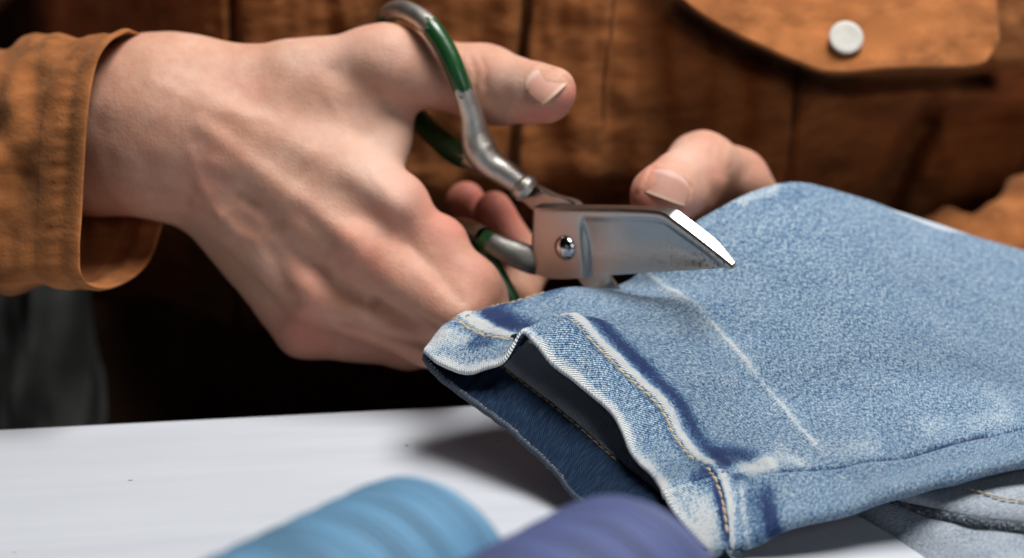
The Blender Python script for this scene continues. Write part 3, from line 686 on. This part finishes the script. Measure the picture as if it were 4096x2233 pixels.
# outer (visible here) = inside face, inner = washed outside face
Nn = facing(BOTo); inner = BOTo-Nn*tb[..., None]; mid = (BOTo[0]+inner[0])/2; hd = nrm(BOTo[0]-BOTo[3]); r = tb[0]/2
arcs = np.array([mid+Nn[0]*(np.cos(a)*r)[:, None]+hd*(np.sin(a)*r)[:, None] for a in np.linspace(0, math.pi, 8)[1:-1]])
A = np.concatenate([BOTo[::-1], arcs, inner], 0); nA_ = len(A)
wiB = (1-sst(wb, 1.06, 1.12))[:, None]+np.zeros((1, NB))
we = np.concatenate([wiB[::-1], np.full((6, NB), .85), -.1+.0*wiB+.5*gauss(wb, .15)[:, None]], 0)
cu = np.concatenate([cuvB[::-1], np.repeat(cuvB[:1], 6, 0), cuvB], 0)
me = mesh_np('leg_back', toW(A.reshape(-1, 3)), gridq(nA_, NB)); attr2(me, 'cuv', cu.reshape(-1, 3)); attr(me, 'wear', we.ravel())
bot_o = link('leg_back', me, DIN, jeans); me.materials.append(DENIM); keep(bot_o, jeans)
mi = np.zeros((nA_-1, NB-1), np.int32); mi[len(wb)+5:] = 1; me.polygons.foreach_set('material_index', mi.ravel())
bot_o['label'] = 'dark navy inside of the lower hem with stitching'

# stitches: short twisted thread loops along a curve on the cloth
def stitches(name, P, Nn, L, gap, r, mat, root, lift=.5, jit=.25):
    ok = np.r_[True, np.linalg.norm(np.diff(P, axis=0), axis=1) > 1e-3]; P = P[ok]; Nn = Nn[ok]
    t = chord(P); n = int(t[-1]/(L+gap)); Vs = []; Qs = []; m = 8; k = 7
    for i in range(n):
        s0 = i*(L+gap)+random.uniform(-jit, jit)*gap; s1 = s0+L*random.uniform(.92, 1.06)
        tt = np.clip(np.linspace(s0, s1, k), 0, t[-1]); c = spl(t, P, tt); nn = nrm(spl(t, Nn, tt)); d = nrm(np.gradient(c, axis=0)+1e-9); b = np.cross(nn, d)
        side = (np.linspace(-1, 1, k)*.35*r)[:, None]
        c = c+nn*(lift*np.sin(np.linspace(.15, math.pi-.15, k)))[:, None]+b*side+b*random.uniform(-.2, .2)*r
        rr = r*np.array([.45, .85, 1, 1.05, 1, .85, .45]); base = sum(len(v) for v in Vs)
        a = np.linspace(0, 2*math.pi, m, endpoint=False)
        ring = c[:, None]+(np.cos(a)[None, :, None]*b[:, None]*1.15+np.sin(a)[None, :, None]*nn[:, None]*.9)*rr[:, None, None]
        Vs.append(ring.reshape(-1, 3)); Qs.append(gridq(k, m, cv=True)+base)
        ends = np.array([[0, 1, 2, 3], [0, 3, 4, 5], [0, 5, 6, 7]]); Qs += [ends+base, ends[:, ::-1]+base+(k-1)*m]
    me = mesh_np(name, toW(np.vstack(Vs)), np.vstack(Qs)); o = link(name, me, mat, root); keep(o, root); return o
No = facing(TOPo)
iw = int(np.argmin(abs(ww-1.0)))
def alongS(s0, s1, G, Nn, row, off=0): 
    i0, i1 = int(s0*(G.shape[1]-1)), int(s1*(G.shape[1]-1)); return G[row, i0:i1], Nn[row, i0:i1]
for s0, s1 in ((.05, .86), (.885, .999)):
    P, nn = alongS(s0, s1, TOPo, No, iw); P = resamp(P, 200); nn = resamp(nn, 200) if len(nn) > 3 else nn
    stitches('hem_stitching', P, nrm(nn), 3.5, .15, .66, TAN, jeans, .22)
ib = int(np.argmin(abs(wb-1.0))); NBo = facing(BOTo)
P, nn = BOTo[ib, 20:160], NBo[ib, 20:160]; stitches('inner_stitching', resamp(P, 200), nrm(resamp(nn, 200)), 3.0, .6, .34, BROWNT2, jeans, .25)
# seam stitching along the felled side seam: short dark slanted stitches
from mathutils import kdtree
tree = kdtree.KDTree(NW*NS)
for i, (a, b) in enumerate(zip(PXg.ravel(), PYg.ravel())): tree.insert((a, b, 0), i)
tree.balance()
TF = TOPo.reshape(-1, 3); NF = No.reshape(-1, 3)
seam_px = resamp(np.array(seam_line[1:]), 260); ids = [tree.find((a, b, 0))[1] for a, b in seam_px]
Pm = TF[ids]; Nm = NF[ids]; Pm = lap_ = np.vstack([Pm[:1], (Pm[:-2]+Pm[1:-1]+Pm[2:])/3, Pm[-1:]])
stitches('seam_stitching', Pm[18:], Nm[18:], 1.7, .5, .55, NAVYT, jeans, .35)
far_px = resamp(np.array([(466, 319), (485, 309), (505, 300), (525, 293), (548, 287)]), 80); ids2 = [tree.find((a, b, 0))[1] for a, b in far_px]
stitches('seam_stitching', TF[ids2], NF[ids2], 2.6, .6, .36, TAN, jeans, .1)
# short dark whip threads slanting across the seam
Vs = []; Qs = []
tP = chord(Pm); q = 70.
while q < tP[-1]:
    c = spl(tP, Pm, [q])[0]; nn = nrm(spl(tP, Nm, [q])[0]); d = nrm(spl(tP, Pm, [q+1])[0]-c); b = np.cross(nn, d); b = b*np.sign(-b[1])
    e = c+b*random.uniform(1.2, 2.6)+d*random.uniform(.6, 1.6)+nn*.1; base = sum(len(v) for v in Vs)
    for p in (c, e): Vs.append(np.array([p+d*.22, p+nn*.35, p-d*.22]))
    I = np.arange(6).reshape(2, 3)+base; Qs.append(np.array([[I[0, 0], I[0, 1], I[1, 1], I[1, 0]], [I[0, 1], I[0, 2], I[1, 2], I[1, 1]]]))
    q += random.uniform(1.2, 2.0)
o = link('seam_thread', mesh_np('seam_thread', toW(np.vstack(Vs)), np.vstack(Qs)), NAVYT, jeans); keep(o, jeans); o['kind'] = 'stuff'
# loose fibres along the lower hem edge and the far corner
Vs = []; Qs = []
edge = np.vstack([BOTo[0, :150], ]); tE = chord(edge)
for i in range(420):
    q = random.uniform(0, tE[-1]); c = spl(tE, edge, [q])[0]; dd = nrm(np.array([random.uniform(-1, .2), random.uniform(-.2, 1), random.uniform(-.6, .6)]))
    L = random.uniform(.5, 1.7); base = 3*len(Vs)*0+sum(len(v) for v in Vs); w = nrm(np.cross(dd, [0, 0, 1]))*.06
    Vs.append(np.array([c-w, c+w, c+dd*L*.6+w*.6+[0, .1, 0], c+dd*L*.6-w*.6])); Qs.append(np.array([[0, 1, 2, 3]])+base)
FZ = m_plain('denim_lint', (.42, .42, .46), .9)
o = link('lint', mesh_np('lint', toW(np.vstack(Vs)), np.vstack(Qs)), FZ, jeans); keep(o, jeans); o['kind'] = 'stuff'

# ------------------------------------------------------------------ folded denim under the leg
DENIM2 = m_denim('pale_denim', lo=(.10, .13, .20), mid=(.28, .34, .43), hi=(.46, .53, .62), white=(.62, .66, .70), rot=.9)
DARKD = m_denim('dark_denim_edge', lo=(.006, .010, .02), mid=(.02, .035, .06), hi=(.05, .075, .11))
under = bpy.data.objects.new('folded_denim', None); COL.objects.link(under); under.location = tuple(on_table(1000, 560)[0])
bpy.context.view_layer.update()
tag(under, 'pale grey blue denim garment lying folded on the table beneath the raised leg', 'denim')
def tb_(px, py, H):
    v = np.array([(px-512)/FPX, (py-279)/FPX, 1.0]); d = (CAMH-H/1000.)/(v[1]*CT+ST); return v*d*1000
def patch(name, rows, nu, nv, mat, wr=0.1, fseed=1.0, famp=.8):
    R = np.array([[tb_(*p) for p in r] for r in rows])
    a = np.stack([resamp(r, nv) for r in R], 0); t = np.linspace(0, 1, len(rows))
    G = spl(t, a.reshape(len(rows), -1), np.linspace(0, 1, nu)).reshape(nu, nv, 3)
    cu = np.stack([np.concatenate([np.zeros((1, nv)), np.cumsum(np.linalg.norm(np.diff(G, axis=0), axis=2), 0)]), np.concatenate([np.zeros((nu, 1)), np.cumsum(np.linalg.norm(np.diff(G, axis=1), axis=2), 1)], 1), np.zeros((nu, nv))], -1)
    Nn = facing(G); G = G+Nn*(famp*nz(cu.reshape(-1, 3), 14, fseed).reshape(nu, nv))[..., None]
    me = mesh_np(name, toW(G.reshape(-1, 3)), gridq(nu, nv)); attr2(me, 'cuv', cu.reshape(-1, 3)); attr(me, 'wear', np.full(nu*nv, wr)+.25*nz(cu.reshape(-1, 3), 10, 4))
    o = link(name, me, mat, under); keep(o, under); return o, G
patch('lower_fold', [
  [(848, 510, 0.0), (886, 532, 0.0), (926, 559, 0.0), (975, 594, 0.0), (1060, 650, 0.0)],
  [(849, 507, 1.7), (890, 527, 2.2), (934, 551, 2.8), (990, 582, 3.3), (1080, 625, 3.9)],
  [(856, 503, 4.4), (900, 519, 5.5), (946, 537, 6.6), (1004, 557, 7.2), (1100, 590, 7.7)],
  [(866, 499, 6.1), (912, 511, 7.2), (958, 524, 8.2), (1020, 535, 8.8), (1120, 550, 9.4)],
  [(884, 494, 6.1), (930, 505, 7.2), (974, 515, 8.2), (1030, 524, 8.8), (1130, 535, 9.4)],
  [(940, 470, 3.3), (980, 480, 4.4), (1010, 488, 4.4), (1060, 495, 4.4), (1140, 505, 4.4)]], 90, 120, DENIM2, .12)
patch('upper_fold', [
  [(888, 499, 7.7), (926, 509, 8.8), (962, 518, 9.9), (1026, 527, 10.5), (1120, 540, 11.0)],
  [(889, 497, 9.9), (927, 506, 11.0), (964, 514, 12.1), (1028, 522, 12.7), (1122, 534, 13.2)],
  [(894, 493, 12.1), (930, 499, 13.2), (968, 506, 14.3), (1030, 513, 15.4), (1124, 523, 16.0)],
  [(904, 487, 12.7), (940, 491, 14.3), (978, 496, 15.4), (1036, 503, 16.5), (1128, 511, 17.1)],
  [(920, 478, 12.1), (960, 481, 13.8), (1000, 484, 14.9), (1046, 488, 15.4), (1134, 495, 16.0)],
  [(960, 455, 7.7), (1000, 455, 8.8), (1030, 455, 9.9), (1070, 458, 9.9), (1140, 462, 9.9)]], 80, 120, DENIM2, .2, 2.0)
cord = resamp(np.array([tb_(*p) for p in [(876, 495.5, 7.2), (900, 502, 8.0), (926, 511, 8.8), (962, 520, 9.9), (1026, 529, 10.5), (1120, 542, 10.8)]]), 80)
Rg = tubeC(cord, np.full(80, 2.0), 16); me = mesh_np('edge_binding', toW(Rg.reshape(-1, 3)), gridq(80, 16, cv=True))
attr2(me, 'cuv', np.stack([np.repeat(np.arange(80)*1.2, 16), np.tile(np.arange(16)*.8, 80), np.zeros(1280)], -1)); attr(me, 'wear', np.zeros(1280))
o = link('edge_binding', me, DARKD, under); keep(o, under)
Ps = resamp(np.array([tb_(*p) for p in [(968, 489.5, 16.2), (985, 494, 16.6), (1000, 498, 16.8), (1024, 502, 17.1), (1060, 507, 17.4)]]), 80)
stitches('fold_stitching', Ps, np.tile(UPC, (80, 1)), 2.8, .5, .5, TAN, under, .4)

# ------------------------------------------------------------------ scissors
sciss = bpy.data.objects.new('scissors', None); COL.objects.link(sciss); sciss.location = tuple(toW(CS(565, 248, 0))); bpy.context.view_layer.update()
tag(sciss, 'old steel tailor scissors with green painted handle rings, held in the hand', 'scissors')
YW = math.radians(40.)
wr_ = np.array([1., 0, 0]); wf_ = np.array([0, -ST, CT]) * 1.0            # world right and world forward (horizontal) in camera space
wf_ = np.array([0, -ST, CT]); UPc = np.array([0, -CT, -ST])
lean = math.radians(3.0)
Td = nrm(wr_*math.cos(YW)-wf_*math.sin(YW))                                  # towards the tip
Nf0 = nrm(-wr_*math.sin(YW)-wf_*math.cos(YW))                                # face normal towards camera
Ub = nrm(UPc*math.cos(lean)-Nf0*math.sin(lean)); Nf = nrm(Nf0*math.cos(lean)+UPc*math.sin(lean))
TIP = CS(733, 266, -60)
def onblade(px, py):
    v = np.array([(px-512)/FPX, (py-279)/FPX, 1.0]); t = (TIP@Nf)/(v@Nf); p = v*t-TIP; return np.array([p@Td, p@Ub])
topo = [onblade(*p) for p in [(531.5, 208), (545, 208.3), (580, 208.6), (620, 209), (650, 210.3), (660, 211.6), (665, 213.5), (672, 218.5), (690, 232), (708, 246), (722, 257.5), (730, 263.5), (732.6, 266)]]
boto = [onblade(*p) for p in [(530, 262), (532, 270), (538, 275.5), (548, 278.5), (565, 279), (600, 277.3), (640, 274.6), (690, 271.6), (720, 269.8), (732.6, 268.8)]]
topo, boto = np.array(topo), np.array(boto)
a0, a1 = max(topo[0, 0], boto[0, 0]), min(topo[-1, 0], boto[-1, 0])
NA, NBl = 130, 34; aa = np.linspace(0, 1, NA); aa = a0+(a1-a0)*aa
topo[0, 0] = min(topo[0, 0], a0); boto[0, 0] = min(boto[0, 0], a0)
tb = np.interp(aa, topo[:, 0], topo[:, 1]); bb = np.interp(aa, boto[:, 0], boto[:, 1])
def smooth1(x, k=5):
    y = x.copy()
    for _ in range(k): y[1:-1] = (y[:-2]+2*y[1:-1]+y[2:])/4
    return y
tb = smooth1(tb, 4); bb = smooth1(bb, 4)
TH_ = 4.6
aS = onblade(666, 213)[0]; pl0 = onblade(576, 226)[0]; pl1 = onblade(586, 264)[0]; hx = np.linspace(0, 1, NBl)
front = np.zeros((NA, NBl, 3)); back = np.zeros((NA, NBl, 3)); cuB = np.zeros((NA, NBl, 3)); rust = np.zeros((NA, NBl))
for i in range(NA):
    for j in range(NBl):
        v = hx[j]; b = bb[i]+(tb[i]-bb[i])*v; a = aa[i]
        hgt = tb.max()-bb.min(); plunge = pl0+(pl1-pl0)*np.clip((tb.max()-4-b)/(hgt-8), 0, 1)
        ground = sst(a, plunge-1.0, plunge+2.2)
        dist = (tb[i]-b)                                  # distance below the spine
        g = ground*sst(dist, 2.0, 6.0)
        vv_ = np.clip((b-bb[i])/max(tb[i]-bb[i], 1e-3), 0, 1)
        hollow = -2.7*(1-vv_)**1.05-1.7*math.sin(math.pi*min(1, vv_*1.02))**1.3*sst(tb[i]-bb[i], 2, 16)
        dep = g*hollow-.35*sst(1-dist/1.2, 0, 1)
        # softened rear and bottom edges of the flat
        dep -= .5*sst(1-(a-a0)/1.0, 0, 1)
        p = TIP+Td*a+Ub*b; front[i, j] = p+Nf*dep; rise = .7*v**3+1.3*sst(a, aS-1.5, aS+2.5)*(1-sst(a, -7, 0))*v; back[i, j] = p-Nf*TH_*(1-.55*sst(a, -14, 0))+Ub*rise
        cuB[i, j] = (a, b, 0); rust[i, j] = np.clip(sst(a, -26, -4)*.9+.25*sst(a, -60, -20)*(1-vv_), 0, 1)
k = NA*NBl; q = gridq(NA, NBl); I = np.arange(k).reshape(NA, NBl); ring = np.r_[I[0], I[1:, -1], I[-1, -2::-1], I[-2:0:-1, 0]]; r2 = np.roll(ring, -1)
# spine and rim get their own vertices so the edge stays crisp
rim_v = np.vstack([front.reshape(-1, 3)[ring], back.reshape(-1, 3)[ring]]); nr = len(ring); base = 2*k
ri = np.arange(nr); rq = np.stack([ri, np.roll(ri, -1), np.roll(ri, -1)+nr, ri+nr], -1)+base
A = np.vstack([front.reshape(-1, 3), back.reshape(-1, 3), rim_v])
me = mesh_np('blade', toW(A), np.vstack([q, q[:, ::-1]+k, rq]))
cu = np.vstack([cuB.reshape(-1, 3), cuB.reshape(-1, 3), cuB.reshape(-1, 3)[ring], cuB.reshape(-1, 3)[ring]+[0, 0, 3]])
attr2(me, 'cuv', cu); attr(me, 'rust', np.r_[rust.ravel(), rust.ravel(), rust.ravel()[ring]*.4, rust.ravel()[ring]*.4])
o = link('blade', me, STEEL, sciss); keep(o, sciss); o['label'] = 'wide near steel blade with hollow ground face'
# far blade, opened below the near one
piv = TIP+Td*onblade(565, 248)[0]+Ub*onblade(565, 248)[1]
ang = math.radians(-25)
def rotb(P, ang):
    r = P-piv; a = r@Td; b = r@Ub; n = r@Nf
    return piv+np.outer(a*math.cos(ang)-b*math.sin(ang), Td)+np.outer(a*math.sin(ang)+b*math.cos(ang), Ub)+np.outer(n, Nf)
A2 = A.copy(); r = A2-piv; b = r@Ub; A2 = A2-np.outer(2*b, Ub)             # mirrored upside down
r = A2-piv; n = r@Nf; A2 = A2-np.outer(2*n, Nf)-Nf*(2*TH_+.4)
aa2 = (A2-piv)@Td; A2 = A2-np.outer(np.where(aa2 > 0, aa2*.5, 0), Td); bb2 = (A2-piv)@Ub; A2 = A2-np.outer(bb2*.5, Ub); A2 = rotb(A2, ang)
sel = A2
me = mesh_np('blade', toW(A2), np.vstack([q, q[:, ::-1]+k, rq])); attr2(me, 'cuv', cu); attr(me, 'rust', np.zeros(len(cu)))
o = link('blade', me, STEEL, sciss); keep(o, sciss)
# rivet
pc = piv+Nf*.1
def lathe_c(prof, n, center, axis, name, mat, root):
    o = lathe(prof, n, center, axis, name, mat, root); keep(o, root); return o
lathe_c([(.01, 3.1), (1.3, 3.0), (2.7, 2.6), (3.9, 1.9), (4.9, .9), (5.3, 0.1), (5.4, -.6), (.01, -.6)], 40, pc, Nf, 'rivet', CHROME, sciss)
lathe_c([(.01, 1), (4, .8), (4.8, 0), (4.8, -1), (.01, -1)], 32, pc-Nf*(2*TH_+.9), -Nf, 'rivet', CHROME, sciss)
def handle(name, path, rads, green, n=170, m=22, closed=False, flat=None, gv=None, mat=None):
    P = np.array([CS(*p) for p in path]); t = chord(P); tt = np.linspace(0, t[-1], n)
    C = spl(t, P, tt); R = np.interp(tt, t, rads); Gn = np.zeros(n)
    px, py = toPX(C); fr = tt/t[-1]
    for (f0, f1) in green: Gn = np.maximum(Gn, sst(fr, f0-.004, f0+.004)*(1-sst(fr, f1-.004, f1+.004)))
    if gv is not None: Gn = np.interp(tt, t, gv)
    rr = np.stack([R*(1.0 if flat is None else flat), R], -1)
    G = tubeC(C, rr, m)
    me = mesh_np(name, toW(G.reshape(-1, 3)), gridq(n, m, cv=True)); attr(me, 'green', np.repeat(Gn, m))
    o = link(name, me, mat or HANDLE, sciss); keep(o, sciss); return o
# thumb ring with its shank
handle('thumb_ring', [(523, 186, 4), (505, 173, 5), (490, 163, 6), (480, 150, 6), (475, 135, 5), (472, 118, 2), (466, 98, -2), (457, 74, -4), (445, 48, -3), (431, 28, -1), (415, 15, 6), (400, 10, 15), (388, 15, 26),
     (382, 32, 36), (387, 60, 42), (399, 92, 42), (415, 115, 38), (437, 136, 30), (458, 153, 20), (476, 160, 12), (486, 164, 9)],
     [5.0, 5.6, 6.1, 7.0, 6.0, 5.0, 4.3, 4.3, 4.3, 4.3, 4.2, 4.2, 4.0, 4.0, 4.0, 4.4, 4.8, 5.2, 5.4, 5.0, 4.0], [], gv=[0, 0, 0, 0, 0, 0, .25, 1, 1, .55, 0, 0, .6, 1, 1, 1, 1, 1, 1, .3, 0])
handle('shank_collar', [(515, 180, 4), (521, 185, 4), (526, 189, 3.5), (530, 192.5, 3.5)], [4.4, 6.0, 6.2, 4.8], [], 30, 20)
def bar(name, p0, p1, w, th, mat, root, cs=None):
    p0, p1 = np.array(p0), np.array(p1); d = nrm(p1-p0); n = nrm(Nf-np.dot(Nf, d)*d); b = np.cross(n, d); A = []
    prof = [(-w/2, -th/2), (-w/2+.6, -th/2-.0), (w/2, -th/2), (w/2, th/2-.7), (w/2-.7, th/2), (-w/2+.7, th/2), (-w/2, th/2-.7)]
    for p, s in ((p0, 1.), (p0+(p1-p0)*.5, 1.06), (p1, 1.12)): A += [p+b*x*s+n*y for x, y in prof]
    me = mesh_np(name, toW(np.array(A)), gridq(3, 7, cv=True)); attr2(me, 'cuv', np.array(A)*.5); attr(me, 'rust', np.zeros(21))
    o = link(name, me, mat, root, smooth=False); keep(o, root); return o
def plate(name, outline, off, th, mat, root):
    P = []
    for px, py in outline:
        v = np.array([(px-512)/FPX, (py-279)/FPX, 1.0]); t = ((TIP-Nf*off)@Nf)/(v@Nf); P.append(v*t)
    P = resamp(np.array(P+P[:1]), 61)[:-1]; n = len(P); cen = P.mean(0)
    inn = P+(cen-P)*.06; A = np.vstack([cen[None], inn+Nf*0, P-Nf*.5, P-Nf*(th-.5), cen[None]-Nf*th])
    I = lambda r, k: 1+r*n+k % n
    Q = [[0, I(0, k), I(0, k+1), I(0, k+1)] for k in range(0)]
    F = [(0, I(0, k), I(0, k+1)) for k in range(n)]+[(I(0, k), I(1, k), I(1, k+1), I(0, k+1)) for k in range(n)]+[(I(1, k), I(2, k), I(2, k+1), I(1, k+1)) for k in range(n)]+[(I(2, k), 3*n+1, I(2, k+1)) for k in range(n)]
    me = bpy.data.meshes.new(name); me.from_pydata([tuple(x) for x in toW(A)], [], F); me.update()
    attr2(me, 'cuv', A*.5); attr(me, 'rust', np.zeros(len(A)))
    o = link(name, me, mat, root, smooth=False); keep(o, root); return o
plate('shank', [(517, 182), (528, 184.5), (550, 195), (578, 207), (584, 230), (570, 255), (550, 245), (536, 214), (524, 203), (513, 192)], TH_+.6, 4.2, STEEL, sciss)
# finger ring and its shank
handle('finger_shank', [(548, 262, 14), (532, 260, 9), (518, 255, 8), (504, 249, 8), (492, 243, 9), (482, 238, 12)], [5.8, 6.0, 5.8, 5.2, 4.6, 4.2], [(.86, 1.2)], 60, 24, flat=.5, mat=HANDLE_SHADED)
handle('finger_ring', [(482, 240, 16), (487, 255, 14), (495, 271, 13), (504, 288, 13), (516, 312, 15), (516, 340, 25), (500, 362, 36), (472, 365, 60), (448, 335, 84), (438, 290, 84), (436, 250, 66), (446, 229, 46), (466, 228, 28), (484, 237, 13)],
     [4.2, 4.2, 4.2, 4.0, 4.0, 4.0, 4.0, 4.0, 4.0, 4.0, 4.0, 4.0, 4.2, 4.2], [(-1, .13), (.24, .90)])
# ------------------------------------------------------------------ thread spools
def spool(name, far_top, azim, r_far, r_near, L, mat, label):
    """lies on its side on the table; axis horizontal"""
    root = bpy.data.objects.new(name, None); COL.objects.link(root)
    tag(root, label, 'thread spool', 'thread spools in the foreground')
    w, d = far_top
    ax = np.array([math.cos(azim), math.sin(azim), 0.]); up = np.array([0, 0, 1.]); sd_ = np.cross(ax, up)
    tilt = math.atan2(r_near-r_far, L); axis = np.array([math.cos(azim)*math.cos(tilt), math.sin(azim)*math.cos(tilt), -math.sin(tilt)])
    u2 = np.cross(axis, sd_); u2 = u2*np.sign(u2[2])
    cen_far = w-up*r_far*S/1000
    n, m = 140, 72; V = []; cu = []
    prof = [(0, .42), (.006, .86), (.02, .945), (.05, .985), (.09, 1.0)]+[(t, 1.0) for t in np.linspace(.1, .93, n-10)]+[(.95, .995), (.97, .97), (.985, .9), (.995, .5), (1.0, .42)]
    for i, (t, k) in enumerate(prof):
        r = (r_far+(r_near-r_far)*t)*k*S/1000; c = cen_far-axis*(t*L*S/1000)
        for j in range(m):
            a = 2*math.pi*j/m; rr = r*(1+.006*math.sin(i*1.3+a*2)+.004*math.sin(i*.35-a))
            V.append(c+sd_*math.cos(a)*rr+u2*math.sin(a)*rr); cu.append((t*L, a*r_far, 0))
    me = mesh_np('thread', np.array(V), gridq(len(prof), m, cv=True)); attr2(me, 'cuv', np.array(cu))
    root.location = tuple(cen_far-axis*L*S/2000-up*r_far*S/1000); bpy.context.view_layer.update()
    o = link('thread', me, mat, root); keep(o, root)
    core = []; pr = [(-.05, .40), (-.05, .46), (1.05, .52), (1.05, .40)]
    for t, k in pr:
        c = cen_far-axis*(t*L*S/1000)
        for j in range(40):
            a = 2*math.pi*j/40; core.append(c+(sd_*math.cos(a)+u2*math.sin(a))*k*(r_far+(r_near-r_far)*t)*S/1000)
    o = link('core', mesh_np('core', np.array(core), gridq(4, 40, cu=True, cv=True)), m_plain('spool_core_plastic', (.05, .055, .06), .45), root); keep(o, root)
    return root
def ptH(px, py, H):
    w, d = on_table(px, py, H/1000.); return w, d
spool('thread_spool', ptH(440, 475, 80), math.radians(52), 39, 42, 115, m_thread('sky_blue_thread', (.105, .275, .45)), 'sky blue thread spool lying blurred in the foreground')
spool('thread_spool', ptH(648, 494, 80), math.radians(52), 39, 42, 115, m_thread('violet_blue_thread', (.068, .096, .26)), 'violet blue thread spool lying blurred in front of the jeans hem')

# ------------------------------------------------------------------ dim grey cloth at the far left
GREY = m_plain('grey_cloth', (.045, .048, .045), .9, var=.35, sc=45, bump=.3, bsc=150, spec=.1)
PXc = np.linspace(-120, 92, 80); PYc = np.linspace(240, 560, 60); X, Y = np.meshgrid(PXc, PYc, indexing='ij'); X = X+(Y-300)*.10
D = 1.16+.012*np.sin(X/19.0+Y*.012+np.sin(Y/70.))+.004*np.sin(X/7.3+1+Y*.02)+.0004*np.maximum(0, X-40)
Cc = CSa(np.stack([X, Y, D], -1)); Cc[..., 2] += fold(Cc.reshape(-1, 3), 4, 12, 40, 3.).reshape(80, 60)
o = thick_sheet(Cc, 3.0, GREY, 'hanging_cloth', None); tag(o, 'dark grey cloth hanging in shadow at the left below the sleeve', 'cloth')
